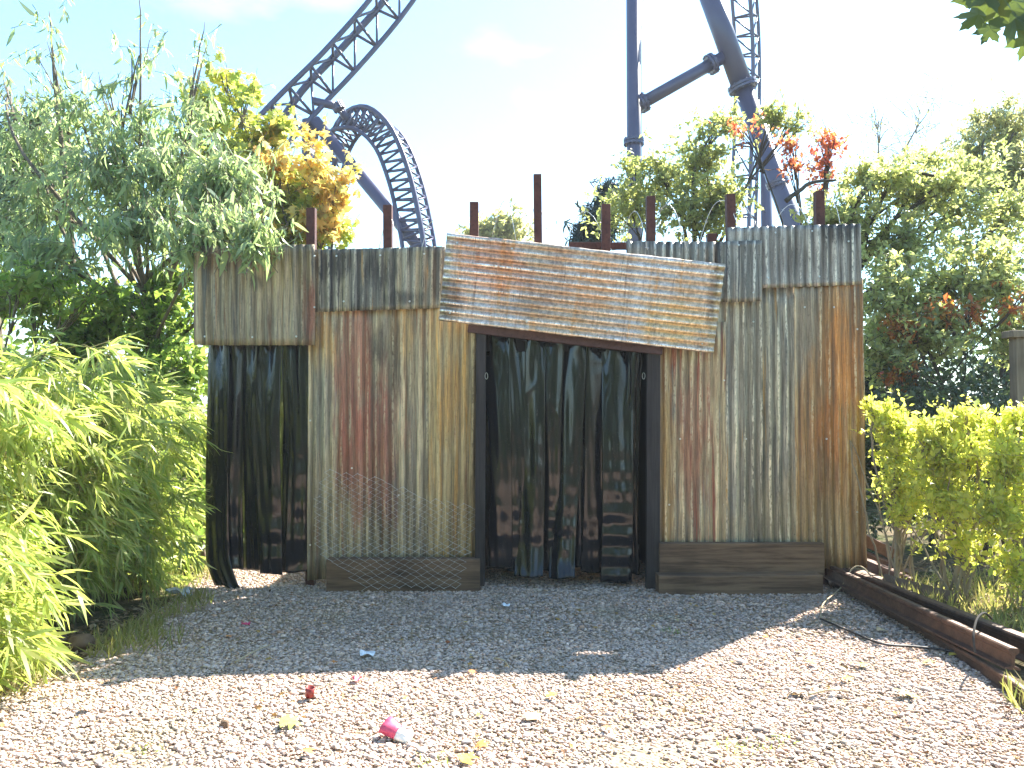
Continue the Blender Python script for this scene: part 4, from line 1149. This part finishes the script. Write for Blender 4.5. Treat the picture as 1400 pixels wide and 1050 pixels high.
# trees beyond the middle of the wall
tree('distant_tree', 'pale yellow-green tree far behind the tilted sheet', 'tree', (-0.6, 32, 0), W(680, 420, 32), 0.25, [PC(680, 315, 32, 50, 24, 260, 1.2), PC(650, 330, 32, 30, 20, 80, 1.0)], LM_PALE, BARK_GREY, T_DIA, (0.14, 0.24), 0.6, 16, 0.1, 0.7, 66, twig_r=0.012)
tree('dark_conifer', 'dark blue-green conifer left of the upright coaster column', 'tree', (2.0, 18, 0), W(822, 300, 18), 0.12, [PC(822, 300, 18, 24, 30, 160), PC(805, 320, 18, 26, 20, 110), PC(830, 262, 18, 14, 18, 50)], leaf_material('needle_blue_green', [(0.02, 0.04, 0.035), (0.03, 0.055, 0.045)], 0.15, 1.0), BARK_DARK, T_LAN, (0.14, 0.22), 0.16, 18, 0.2, 0.5, 67)

# hedge and trees behind the camera, seen only in the shine of the curtains
for i, (x, y, h_) in enumerate(((-6.5, -6.5, 6.0), (-2.2, -7.5, 6.6), (2.4, -7.0, 6.0), (6.6, -6.2, 6.2))):
    tree('hedge_tree', ['leafy tree behind the camera, far left', 'leafy tree behind the camera, left of the middle', 'leafy tree behind the camera, right of the middle', 'leafy tree behind the camera, far right'][i], 'tree', (x, y, 0), (x, y, 1.5), 0.12, [((x, y, h_ * 0.33), (2.5, 1.0, h_ * 0.36), 420), ((x + 0.4, y, h_ * 0.72), (2.2, 1.0, h_ * 0.32), 360)], LM_LAUR, BARK_DARK, T_DIA, (0.2, 0.3), 0.55, 14, 0.2, 0.5, 130 + i)

# ------------------------------------------------------------------ roller coaster behind
def coaster_paint():
    t = NT('coaster_navy_paint')
    co = obj_coord(t)
    nz = t.noise(co, 1.3, 4)
    col = t.mix(t.step(nz, 0.3, 0.7), (0.052, 0.05, 0.098), (0.066, 0.064, 0.118))
    return t.done(t.bsdf(col, 0.35, 0.0, 0.5))


NAVY = coaster_paint()


def track(root, ctr, wvec, nvec, half, spine_d, rail_r, spine_r, step=1):
    """two running rails, a spine, and a triangle of ties at every station"""
    c = [Vector(p) for p in ctr]
    n = len(c)
    A, B, S = [], [], []
    for i in range(n):
        t = (c[min(i + 1, n - 1)] - c[max(i - 1, 0)]).normalized()
        w = Vector(wvec(i / (n - 1))) if callable(wvec) else Vector(wvec)
        w = (w - t * w.dot(t)).normalized()
        nn = t.cross(w)
        if nn.dot(Vector(nvec)) < 0: nn = -nn
        A.append(c[i] + w * half); B.append(c[i] - w * half); S.append(c[i] + nn * spine_d)
    for pts, r_, nm in ((A, rail_r, 'running_rail'), (B, rail_r, 'running_rail'), (S, spine_r, 'spine')):
        mb = MB(); mb.tube(pts, r_, 10); mb.build(nm, NAVY, root, True)
    for i in range(0, n - step, step):
        j = i + step
        mb = MB()
        mb.tube([A[i], S[i]], rail_r * 0.62, 6); mb.tube([B[i], S[i]], rail_r * 0.62, 6)
        mb.tube([A[i], B[i]], rail_r * 0.6, 6)
        mb.build('tie', NAVY, root, True)
        mb = MB()
        mb.tube([A[i], S[j]], rail_r * 0.5, 6); mb.tube([B[i], S[j]], rail_r * 0.5, 6)
        mb.build('brace', NAVY, root, True)


def flange(root, p, axis, r_):
    axis = Vector(axis).normalized()
    mb = MB(); mb.tube([p - axis * 0.09, p - axis * 0.012], r_, 20); mb.tube([p + axis * 0.012, p + axis * 0.09], r_, 20)
    o = mb.build('flange', NAVY, root)
    x = axis.orthogonal().normalized(); y = axis.cross(x)
    bb = MB()
    for k_ in range(14):
        q_ = 2 * math.pi * k_ / 14
        c = p + (x * math.cos(q_) + y * math.sin(q_)) * r_ * 0.9
        bb.tube([c - axis * 0.13, c + axis * 0.13], 0.025, 5)
    b_ = bb.build('bolts', NAVY); b_['kind'] = 'stuff'
    put(b_, o)
    return o


def column(root, p0, p1, r_, name='column'):
    mb = MB(); mb.tube([p0, p1], r_, 20)
    return mb.build(name, NAVY, root, True)


YC = 26.0
T1 = thing('coaster_track', 'dark blue coaster track rising to the top of the picture above the maples', 'coaster track', (-7, YC, 0))
c1 = catmull([W(330, 232, 24.5), W(368, 185, 25), W(412, 138, 25.5), W(470, 78, 26), W(530, 8, 26.5), W(585, -70, 27)], 4)
track(T1, c1, (0.70, 0.42, 0.55), (0.2, 1.0, -0.9), 0.56, 0.72, 0.085, 0.12, 2)
col_b = W(424, 165, 26)
column(T1, Vector((col_b.x, col_b.y, 0)), col_b, 0.26)
column(T1, W(436, 178, 26), G(436, 178) * 0 + Vector((W(700, 523, 26).x - 0.9, 26, 0)), 0.2, 'raking_column') if False else None
a, b = W(430, 165, 25.8), W(596, 366, 25.8)
column(T1, a, a + (b - a) * (a.z / (a.z - b.z)), 0.2, 'raking_column')
column(T1, W(428, 138, 26), W(462, 146, 26), 0.13, 'outrigger')
flange(T1, W(462, 146, 26), W(470, 157, 26) - W(460, 140, 26), 0.2)

T2 = thing('coaster_loop', 'dark blue coaster loop curving down behind the orange maple', 'coaster track', (-5, YC, 0))
c2 = catmull([W(420, 420, 28.4), W(436, 290, 28.0), W(452, 215, 27.6), W(474, 182, 27.2), W(505, 173, 26.6), W(533, 196, 26.2), (W(553, 245, 26)), W(566, 300, 25.8), W(575, 360, 25.6), W(582, 470, 25.4), W(590, 600, 25.3)], 4)
track(T2, c2, lambda s: (0.9, 0.35, 0.25), (0.5, -0.6, 0.9), 0.52, 0.62, 0.07, 0.085, 1)
column(T2, W(462, 146, 26.6), W(486, 176, 26.9), 0.13, 'outrigger')

T3 = thing('coaster_support', 'dark blue coaster support of upright and leaning columns joined by a flanged tube', 'coaster support', (6, YC, 0))
p = W(866, -60, YC)
column(T3, Vector((W(868, 300, YC).x, YC, 0)), p, 0.24)
flange(T3, W(866.5, 194, YC), (0, 0, 1), 0.33)
a, b = W(958, -40, YC), W(1083, 306, YC)
ax = (b - a)
foot = a + ax * (a.z / (a.z - b.z))
column(T3, a, a + ax * 0.46, 0.34)
column(T3, a + ax * 0.46, foot, 0.30)
flange(T3, a + ax * 0.46, ax, 0.47)
flange(T3, a + ax * 0.84, ax, 0.36)
a2, b2 = W(862, 150, YC), W(1000, 72, YC)
column(T3, a2, b2, 0.2, 'cross_tube')
d2 = (b2 - a2)
flange(T3, a2 + d2 * 0.12, d2, 0.32); flange(T3, a2 + d2 * 0.8, d2, 0.34)
T4 = thing('coaster_track', 'distant upright coaster track right of the leaning column', 'coaster track', (9.0, 32, 0))
c4 = catmull([W(1008, -110, 31), W(1016, -20, 31.4), W(1021, 50, 31.8), W(1022, 120, 32), W(1020, 200, 32), W(1016, 330, 32), W(1016, 560, 32)], 5)
track(T4, c4, (1, 0.15, 0), (0.2, -1, 0), 0.50, 0.5, 0.07, 0.08, 2)
column(T4, Vector((W(1050, 300, 32).x, 32, 0)), W(1046, 148, 32), 0.22)
column(T4, W(1046, 152, 32), W(1020, 150, 32), 0.15, 'outrigger')

# ------------------------------------------------------------------ scrap by the right end: rails, blocks, cable, post
RUSTY = rust_material('rusty_rail_steel', (0.075, 0.045, 0.033), (0.15, 0.085, 0.055), (0.045, 0.028, 0.022), 0.6, 0.3, 9)
RUSTB = rust_material('rusty_block', (0.15, 0.085, 0.06), (0.21, 0.12, 0.085), (0.09, 0.05, 0.04), 0.75, 0.1, 8)
PROF = [(-0.055, 0), (0.055, 0), (0.055, 0.012), (0.012, 0.026), (0.010, 0.098), (0.034, 0.112), (0.036, 0.135), (0.026, 0.145), (-0.026, 0.145), (-0.036, 0.135), (-0.034, 0.112), (-0.010, 0.098), (-0.012, 0.026), (-0.055, 0.012)]


def rail_obj(path, label, roll=0.0, s=1.0):
    pts = catmull(path, 8)
    vs_, fs_ = [], []
    m = len(PROF)
    for i, p in enumerate(pts):
        t = (pts[min(i + 1, len(pts) - 1)] - pts[max(i - 1, 0)]).normalized()
        x = t.cross(Vector((0, 0, 1))).normalized(); z = x.cross(t)
        cr, sr = math.cos(roll), math.sin(roll)
        for (a_, b_) in PROF:
            a2_, b2_ = a_ * cr - b_ * sr, a_ * sr + b_ * cr
            vs_.append(p + x * a2_ * s + z * b2_ * s)
    for i in range(len(pts) - 1):
        for j in range(m):
            fs_.append([i * m + j, i * m + (j + 1) % m, (i + 1) * m + (j + 1) % m, (i + 1) * m + j])
    fs_.append(list(range(m))[::-1]); fs_.append([(len(pts) - 1) * m + j for j in range(m)])
    o = mesh_obj('steel_rail', vs_, fs_, RUSTY)
    return tag(o, label, 'rail', 'old rails stacked beside the wall')


rail_obj([(2.80, 7.45, 0.07), (2.80, 6.6, 0.08), (2.82, 5.7, 0.085), (2.86, 4.72, 0.09)], 'rusty steel rail nearest the gravel at the right', 0.1, 0.85)
rail_obj([(2.93, 7.45, 0.03), (3.0, 6.7, 0.035), (3.12, 5.7, 0.03), (3.28, 4.5, 0.02)], 'rusty steel rail behind the nearest one, beside the golden shrubs', -0.08, 1.0)
rail_obj([(2.83, 7.3, -0.02), (2.83, 5.6, -0.02), (2.74, 4.5, 0.0), (2.54, 3.5, 0.0)], 'rusty rail lying lowest at the right bottom corner', 0.15, 0.62)


def block(px, py, Y, size, rz, rx, ry, label, mat=RUSTB, z=None):
    p = W(px, py, Y)
    if z is not None: p.z = z
    rot = Matrix.Rotation(rz, 3, 'Z') @ Matrix.Rotation(ry, 3, 'Y') @ Matrix.Rotation(rx, 3, 'X')
    mb = MB(); mb.box((0, 0, 0), size, rot, 0.006, 0.002, random.Random(int(px)))
    o = mb.build('scrap_block', mat)
    o.location = p
    return tag(o, label, 'scrap', 'scrap blocks piled beside the wall')


block(1196, 745, 7.5, (0.34, 0.12, 0.10), -0.25, 0, 0.45, 'reddish block topmost on the scrap pile against the wall')
block(1190, 765, 7.45, (0.30, 0.12, 0.10), -0.2, 0.1, 0.38, 'brown block under the topmost one on the scrap pile')
block(1212, 782, 7.2, (0.44, 0.13, 0.08), -0.45, 0, 0.36, 'long flat brown block in the middle of the scrap pile')
block(1198, 796, 7.05, (0.30, 0.11, 0.10), -0.5, 0, 0.3, 'block wedged between the pile and the rails')
block(1229, 782, 7.35, (0.20, 0.14, 0.09), -0.7, 0, 0.3, 'short ribbed block at the shrub side of the pile', RUSTY)
block(1262, 812, 6.75, (0.62, 0.06, 0.16), -0.62, -0.2, 0.16, 'dull brown plate leaning on the far rail', rust_material('dull_brown_plate', (0.13, 0.09, 0.065), (0.17, 0.12, 0.085), (0.09, 0.06, 0.045), 0.8, 0))
CABLE = plain_material('black_cable', (0.015, 0.015, 0.016), 0.5)
mb = MB(); mb.tube(catmull([G(1122, 846, 0.03), G(1160, 862, 0.03), G(1205, 880, 0.028), G(1250, 884, 0.03), G(1300, 890, 0.03), G(1338, 903, 0.03)], 8), 0.008, 6)
tag(mb.build('cable', CABLE, None, True), 'black cable lying across the gravel toward the rails', 'cable')
STRAW = plain_material('dry_stem', (0.42, 0.33, 0.2), 0.8, 0, 0.2)
mb = MB(); mb.tube(catmull([G(1122, 845, 0.02), G(1126, 825, 0.05), W(1150, 803, 6.9), W(1165, 778, 6.95), W(1180, 776, 6.9), W(1200, 800, 6.8)], 8), 0.006, 5)
tag(mb.build('dry_stem', STRAW, None, True), 'pale dry stem arched over the rails at the foot of the wall', 'stem')
mb = MB(); mb.tube(catmull([W(1333, 893, 4.75), W(1331, 868, 4.8), W(1336, 846, 4.95), W(1346, 838, 5.15), W(1356, 846, 5.3)], 8), 0.007, 6)
tag(mb.build('wire_hoop', plain_material('grey_hoop', (0.05, 0.046, 0.042), 0.95, 0.0, 0.05), None, True), 'grey wire hoop bent over the two rails', 'wire')

POSTW = wood_material('weathered_post', (0.16, 0.125, 0.085), (0.26, 0.21, 0.15), (0.07, 0.055, 0.04), 2)
FP = thing('fence_post', 'weathered wooden fence post with a flat cap at the right edge', 'post', (W(1393, 500, 8.3).x, 8.3, 0))
pt = W(1393, 462, 8.3)
mb = MB(); mb.box((pt.x, 8.3, pt.z / 2), (0.13, 0.13, pt.z), None, 0.006); mb.build('post', POSTW, FP)
mb = MB(); mb.box((pt.x, 8.3, pt.z + 0.035), (0.24, 0.2, 0.07), None, 0.008); mb.build('cap', POSTW, FP)

# ------------------------------------------------------------------ litter and leaves on the gravel
PLAST_RED = plain_material('dark_red_plastic', (0.22, 0.03, 0.025), 0.4)
c = G(423, 957)
t_ = thing('plastic_cup', 'tiny dark red plastic cup standing open on the sunlit gravel', 'cup', (c.x, c.y, 0.02))
vs_, fs_ = [], []
n = 24
for (r_, z) in ((0.024, 0), (0.026, 0.05), (0.0225, 0.05), (0.021, 0.006)):
    for k_ in range(n):
        q_ = 2 * math.pi * k_ / n
        vs_.append((r_ * math.cos(q_), r_ * math.sin(q_), z))
for j in range(3):
    for k_ in range(n):
        fs_.append([j * n + k_, j * n + (k_ + 1) % n, (j + 1) * n + (k_ + 1) % n, (j + 1) * n + k_])
fs_.append(list(range(n))[::-1]); fs_.append([3 * n + k_ for k_ in range(n)])
o = mesh_obj('shell', vs_, fs_, PLAST_RED, None, True); o.parent = t_
o.rotation_euler = (0.1, 0.12, 0)

PINK = plain_material('pink_card', (0.55, 0.06, 0.13), 0.55); WHITEC = plain_material('white_card', (0.75, 0.70, 0.62), 0.6)
c = G(540, 1012)
t_ = thing('crushed_cup', 'crushed pink and white paper cup lying on the gravel', 'cup', (c.x, c.y, 0.045))
rng = random.Random(4)
def cup_band(s0, s1, name, mat):
    vs_, fs_ = [], []
    n, m = 26, 5
    for j in range(m):
        s = s0 + (s1 - s0) * j / (m - 1)
        rr = 0.046 - 0.018 * s
        for k_ in range(n):
            q_ = 2 * math.pi * k_ / n
            cr = 1 + 0.10 * math.sin(3 * q_ + s * 6) + 0.06 * math.sin(7 * q_ + s * 11)
            vs_.append((0.15 * s - 0.06, rr * cr * math.cos(q_), rr * cr * math.sin(q_) * (0.72 - 0.25 * s)))
    for j in range(m - 1):
        for k_ in range(n):
            fs_.append([j * n + k_, j * n + (k_ + 1) % n, (j + 1) * n + (k_ + 1) % n, (j + 1) * n + k_])
    if s1 > 0.98: fs_.append([(m - 1) * n + k_ for k_ in range(n)])
    o = mesh_obj(name, vs_, fs_, mat, None, True); o.parent = t_
    mo = o.modifiers.new('thickness', 'SOLIDIFY'); mo.thickness = 0.0015
    o.rotation_euler = (0.5, 0.25, -0.5)
cup_band(0.0, 0.55, 'printed_wall', PINK); cup_band(0.55, 1.0, 'white_base', WHITEC)

def scrap_sheet(name, label, cat, c, w, h, mat, rz, seed, lift=0.03, amp=0.012):
    rng = random.Random(seed)
    vs_, fs_ = [], []
    n = 7
    for i in range(n):
        for j in range(n):
            u, v = i / (n - 1) - 0.5, j / (n - 1) - 0.5
            vs_.append((u * w * (1 + 0.1 * math.sin(v * 5 + seed)), v * h * (1 + 0.12 * math.sin(u * 6 + seed)), amp * math.sin(u * 6 + seed) * math.cos(v * 5 + seed * 2) + rng.uniform(-1, 1) * amp * 0.25))
    for i in range(n - 1):
        for j in range(n - 1):
            fs_.append([i * n + j, (i + 1) * n + j, (i + 1) * n + j + 1, i * n + j + 1])
    o = mesh_obj(name, vs_, fs_, mat, None, True)
    o.location = (c.x, c.y, lift); o.rotation_euler = (0.12, 0.1, rz)
    mo = o.modifiers.new('thickness', 'SOLIDIFY'); mo.thickness = 0.0012
    return tag(o, label, cat)


WPAP = plain_material('white_paper', (0.7, 0.72, 0.75), 0.6)
scrap_sheet('paper_scrap', 'small white paper scrap at the edge of the shadow', 'paper', G(502, 899), 0.09, 0.06, WPAP, 0.1, 1)
scrap_sheet('paper_scrap', 'pale paper scrap on the shaded gravel before the middle doorway', 'paper', G(691, 832), 0.06, 0.05, WPAP, 0.4, 2)
scrap_sheet('paper_scrap', 'tiny pink paper scrap on the sunlit gravel', 'paper', G(487, 934), 0.05, 0.045, PINK, 0.9, 3)
scrap_sheet('paper_scrap', 'pink scrap on the shaded gravel near the bamboo', 'paper', G(336, 858), 0.06, 0.03, PINK, 0.2, 5)
t = NT('clear_plastic')
CLEAR = t.done(t.bsdf((0.75, 0.8, 0.85), 0.15, 0, 0.6, **{'Transmission Weight': 0.6, 'IOR': 1.2}))
scrap_sheet('plastic_tray', 'crumpled clear plastic tray beside the bamboo at the left doorway', 'plastic', G(246, 818), 0.2, 0.12, CLEAR, 0.4, 6, 0.06, 0.035)

def fallen(mat, c, size, rz, label, tm=T_MAPS, lift=0.03, curl=0.5, k=0):
    tv, tf = tm
    vs_ = [((x - 0.5) * size, y * size, (0.25 * math.sin(x * 4 + k) * y + z * curl) * size) for x, y, z in tv]
    o = mesh_obj('fallen_leaf', vs_, tf, mat)
    o.location = (c.x, c.y, lift); o.rotation_euler = (0.15 * math.sin(k), 0.2 * math.cos(k * 2), rz)
    return tag(o, label, 'leaf', 'leaves fallen on the gravel')


def dead_mat(n_, c):
    return plain_material(n_, c, 0.7, 0, 0.2, 0.25, 40)
DL = {'yellow': dead_mat('dead_leaf_yellow', (0.55, 0.42, 0.08)), 'green': dead_mat('dead_leaf_green', (0.33, 0.38, 0.08)), 'orange': dead_mat('dead_leaf_orange', (0.5, 0.2, 0.06)), 'brown': dead_mat('dead_leaf_brown', (0.28, 0.15, 0.08)), 'tan': dead_mat('dead_leaf_tan', (0.45, 0.33, 0.19))}
fl = [('green', 398, 996, 0.12, 'lime green leaf on the gravel left of the crushed cup'), ('orange', 422, 1035, 0.06, 'orange leaf at the bottom edge, left of the cup'), ('orange', 457, 912, 0.05, 'orange leaf on the shadow edge near the white paper'),
      ('orange', 646, 926, 0.05, 'orange leaf on the gravel in the middle foreground'), ('brown', 632, 911, 0.05, 'red-brown leaf just inside the shadow edge'), ('tan', 727, 986, 0.10, 'tan curled leaf in the middle foreground'),
      ('yellow', 752, 958, 0.07, 'yellow leaf on the gravel below the middle doorway'), ('orange', 660, 1028, 0.07, 'orange leaf near the bottom, right of the cup'), ('yellow', 640, 1045, 0.09, 'yellow leaf at the bottom edge, right of the cup'),
      ('orange', 1046, 877, 0.05, 'orange leaf where the sun meets the dappled shade'), ('orange', 1110, 913, 0.06, 'orange leaf on the dappled gravel'), ('yellow', 1158, 935, 0.08, 'yellow leaf on the gravel left of the rails'),
      ('tan', 1090, 952, 0.09, 'narrow tan leaf in the right foreground'), ('yellow', 1309, 898, 0.13, 'long yellow leaf beside the nearest rail'), ('green', 1270, 912, 0.07, 'pale green leaf near the cable end'),
      ('green', 1180, 915, 0.08, 'pale green leaf below the cable'), ('brown', 1262, 870, 0.10, 'brown curled leaf beside the nearest rail'), ('tan', 1205, 867, 0.09, 'tan leaf touching the black cable'),
      ('brown', 831, 1003, 0.05, 'small brown leaf in the foreground right of the middle'), ('green', 1240, 955, 0.12, 'yellowish green leaf in the right foreground'), ('tan', 118, 975, 0.07, 'tan leaf on the gravel at the left'), ('orange', 313, 876, 0.06, 'orange-brown leaf on the shaded gravel near the bamboo')]
for i, (cl, px, py, sz, lb) in enumerate(fl):
    fallen(DL[cl], G(px, py), sz, i * 1.7, lb, T_LAN if cl == 'tan' or i == 13 else T_MAPS, 0.034, 0.5, i)
for (a_, b_, lb) in (((322, 905), (368, 882), 'pale dry stick lying on the gravel at the shadow edge, left'), ((676, 900), (696, 912), 'short tan stick on the shadow edge in the middle'), ((1105, 950), (1160, 945), 'thin dry stick in the right foreground')):
    mb = MB(); p0, p1 = G(*a_, 0.03), G(*b_, 0.035)
    mb.tube(catmull([p0, p0.lerp(p1, 0.5) + Vector((0.01, 0.02, 0.01)), p1], 5), [0.007 - 0.0004 * i for i in range(11)], 6)
    tag(mb.build('stick', STRAW, None, True), lb, 'stick')
ROCK = plain_material('brown_stone', (0.13, 0.085, 0.055), 0.85, 0, 0.2, 0.3, 12)
def rock(c, s, lb, seed):
    rng = np.random.default_rng(seed)
    bm = bmesh.new(); bmesh.ops.create_icosphere(bm, subdivisions=3, radius=1.0)
    for v in bm.verts:
        d = v.co.copy()
        k_ = 1 + 0.18 * math.sin(d.x * 3.1 + seed) * math.sin(d.y * 2.7 + seed * 2) + 0.1 * math.sin(d.z * 5 + seed) + 0.04 * math.sin(d.x * 11 + d.y * 9)
        m_ = max(abs(d.x), abs(d.y), abs(d.z))
        d = d.lerp(d / m_ * 0.8, 0.6) * k_
        v.co = Vector((d.x * s[0], d.y * s[1], d.z * s[2]))
    me = bpy.data.meshes.new('stone'); bm.to_mesh(me); bm.free(); me.materials.append(ROCK)
    me.polygons.foreach_set('use_smooth', [True] * len(me.polygons))
    o = bpy.data.objects.new('stone', me); C.objects.link(o); o.location = (c.x, c.y, s[2] * 0.7)
    return tag(o, lb, 'stone')
rock(G(78, 885), (0.06, 0.06, 0.055), 'small brown stone under the bamboo, the left one of two', 1)
rock(G(108, 888), (0.085, 0.07, 0.065), 'larger brown stone under the bamboo at the gravel edge', 2)
rock(G(307, 995), (0.025, 0.022, 0.022), 'rounded tan pebble standing out of the gravel at the left', 3)

# ------------------------------------------------------------------ grass and litter
def grass(name, label, pts, rng, L=(0.08, 0.22), mat=None):
    P = np.array(pts)
    n = len(P)
    D = unit(rng.normal(size=(n, 3)) * 0.45 + np.array([0, 0, 1.0]))
    N = leaf_frames(D, rng, 0.0)
    Ls = rng.uniform(L[0], L[1], n)
    o = leaves_mesh(name, P, D, N, Ls, Ls * 0.05 + 0.002, T_LAN, mat or LM_GRASS, None)
    return tag(o, label, 'grass', kind='stuff')


def patch(n, cx, cy, rx, ry, rng):
    a_ = rng.uniform(0, 2 * math.pi, n); r_ = np.sqrt(rng.uniform(size=n))
    return np.stack([cx + rx * r_ * np.cos(a_), cy + ry * r_ * np.sin(a_), np.zeros(n)], 1)


rg = np.random.default_rng(5)
gl = np.concatenate([patch(420, -2.6, 5.6, 0.2, 0.45, rg), patch(300, -2.62, 6.5, 0.22, 0.4, rg), patch(260, -2.95, 4.6, 0.3, 0.3, rg), patch(300, -2.95, 7.5, 0.22, 0.6, rg), patch(120, -2.45, 5.5, 0.25, 0.3, rg), patch(360, -2.95, 4.95, 0.25, 0.35, rg), patch(260, -3.15, 4.35, 0.25, 0.3, rg)])
grass('grass', 'grass tufts along the foot of the bamboo', gl, rg, (0.05, 0.16))
gr = np.concatenate([patch(500, 3.9, 6.3, 0.8, 0.6, rg), patch(1400, 4.6, 6.6, 1.2, 1.2, rg), patch(420, 3.5, 5.5, 0.3, 0.7, rg), patch(160, 2.75, 4.3, 0.12, 0.25, rg), patch(300, 3.3, 7.0, 0.2, 0.5, rg), patch(700, 3.7, 4.7, 0.4, 0.8, rg)])
grass('grass', 'grass and weeds between the rails and the golden shrubs', gr, rg, (0.06, 0.2))
gm = np.concatenate([patch(60, *G(920, 866).xy, 0.1, 0.07, rg), patch(50, *G(1020, 1025).xy, 0.16, 0.1, rg), patch(26, *G(1065, 1013).xy, 0.08, 0.06, rg), patch(20, *G(195, 1030).xy, 0.1, 0.05, rg), patch(24, *G(590, 1046).xy, 0.1, 0.05, rg)])
grass('weeds', 'small weeds sprouting through the gravel', gm, rg, (0.02, 0.05), LM_LAUR)
xs, ys = gravel_points(420, -2.5, 2.8, 3.3, 7.0, rg)
lp = np.stack([xs, ys, np.full(len(xs), 0.026)], 1)
D = unit(rg.normal(size=(len(lp), 3)) * np.array([1, 1, 0.3])); N = leaf_frames(D, rg, 1.3)
Ls = rg.uniform(0.014, 0.045, len(lp))
o = leaves_mesh('leaf_scraps', lp, D, N, Ls, Ls * 0.55, T_DIA, leaf_material('dry_scraps', [(0.3, 0.17, 0.08), (0.42, 0.28, 0.1), (0.18, 0.1, 0.06), (0.45, 0.36, 0.14), (0.36, 0.13, 0.06), (0.12, 0.09, 0.06)], 0.1, 1.0, 0.8, 0.1), None)
tag(o, 'tiny scraps of dead leaf scattered over the gravel', 'leaf litter', kind='stuff')
lp = np.concatenate([patch(2200, 4.3, 6.9, 1.2, 1.6, rg), patch(600, 3.3, 7.3, 0.35, 0.7, rg), patch(900, -2.85, 5.4, 0.3, 1.4, rg)])
lp[:, 2] = rg.uniform(-0.02, 0.02, len(lp))
D = unit(rg.normal(size=(len(lp), 3)) * np.array([1, 1, 0.25])); N = leaf_frames(D, rg, 1.5)
Ls = rg.uniform(0.03, 0.07, len(lp))
o = leaves_mesh('leaf_litter', lp, D, N, Ls, Ls * 0.5, T_DIA, leaf_material('dry_litter', [(0.3, 0.22, 0.13), (0.22, 0.15, 0.08), (0.4, 0.32, 0.2), (0.16, 0.1, 0.06)], 0.15, 1.0, 0.8, 0.1), None)
tag(o, 'dry fallen leaves under the shrubs', 'leaf litter', kind='stuff')

# ------------------------------------------------------------------ maple branch reaching into the upper right corner
LM_BR = leaf_material('leaf_maple_green', [(0.07, 0.10, 0.035), (0.09, 0.125, 0.04), (0.11, 0.14, 0.04)], 0.3, 1.2)
TB = thing('maple_tree', 'green maple whose lobed leaves hang into the upper right corner', 'tree', (4.3, 2.6, 0))
mb = MB()
limb(mb, [(4.3, 2.6, -0.05), (4.25, 2.65, 1.4), (4.1, 2.7, 2.9)], 0.09, 0.06, 9)
bp = [Vector((4.12, 2.7, 2.8)), Vector((3.2, 3.0, 3.15)), Vector((2.35, 3.1, 3.16)), W(1375, -6, 3.1), W(1335, 8, 3.1)]
limb(mb, bp, 0.03, 0.004, 6)
mb.build('trunk', BARK_GREY, TB, True)
_m = bpy.data.meshes.new('maple_leaf'); _m.from_pydata([tuple(v) for v in T_MAP[0]], [], T_MAP[1]); _m.materials.append(LM_BR)
rng = random.Random(3)
lv = [(1330, 26, 0.13, -2.5), (1345, 12, 0.18, -2.2), (1362, 6, 0.15, -2.0), (1384, 34, 0.17, -1.9), (1395, 12, 0.17, -1.2), (1350, 46, 0.09, -2.1), (1402, 62, 0.12, -1.8), (1322, -6, 0.13, -2.9), (1345, -8, 0.15, -2.4), (1410, 30, 0.16, -1.5), (1430, 10, 0.17, -1.2), (1380, -16, 0.16, -1.9)]
for i in range(26):
    p = bp[1].lerp(bp[2], rng.random()) if i % 2 else bp[0].lerp(bp[1], rng.random())
    lv.append((p + Vector((rng.uniform(-.25, .25), rng.uniform(-.25, .25), rng.uniform(-.3, .15))), 0, 0.15, rng.uniform(-3, 0)))
for i, (px, py, sz, an) in enumerate(lv):
    tip = W(px, py, 3.1 + 0.12 * math.sin(i * 2.1)) if not isinstance(px, Vector) else px
    d = Vector((math.cos(an), 0.35 * math.sin(i * 1.3), math.sin(an))).normalized()
    nrm = Vector((0.3 * math.sin(i), -1.0, 0.45 + 0.3 * math.cos(i * 1.7))); nrm = (nrm - d * nrm.dot(d)).normalized()
    o = bpy.data.objects.new('leaf', _m)
    M = Matrix((d * sz, d.cross(nrm) * sz, nrm * sz)).transposed().to_4x4()
    M.translation = tip - d * sz * 0.5 - Vector(TB.location)
    o.matrix_local = M
    link(o, TB)

# ------------------------------------------------------------------ thin haze volume added to wash out contrast like lens glare
hz = mesh_obj('haze', [(x, y, z) for z in (-1.2, 24) for y in (-310, 1510) for x in (-610, 610)], [[0, 2, 3, 1], [4, 5, 7, 6], [0, 1, 5, 4], [1, 3, 7, 5], [3, 2, 6, 7], [2, 0, 4, 6]])
hm = bpy.data.materials.new('haze'); hm.use_nodes = True
hn = hm.node_tree; hn.nodes.clear()
ho = hn.nodes.new('ShaderNodeOutputMaterial'); hv = hn.nodes.new('ShaderNodeVolumePrincipled')
hv.inputs['Color'].default_value = (0.9, 0.95, 1.0, 1)
hv.inputs['Density'].default_value = 0.0010
hn.links.new(hv.outputs[0], ho.inputs['Volume'])
hz.data.materials.append(hm)
tag(hz, 'thin haze added to wash out contrast like lens glare', kind='stuff')
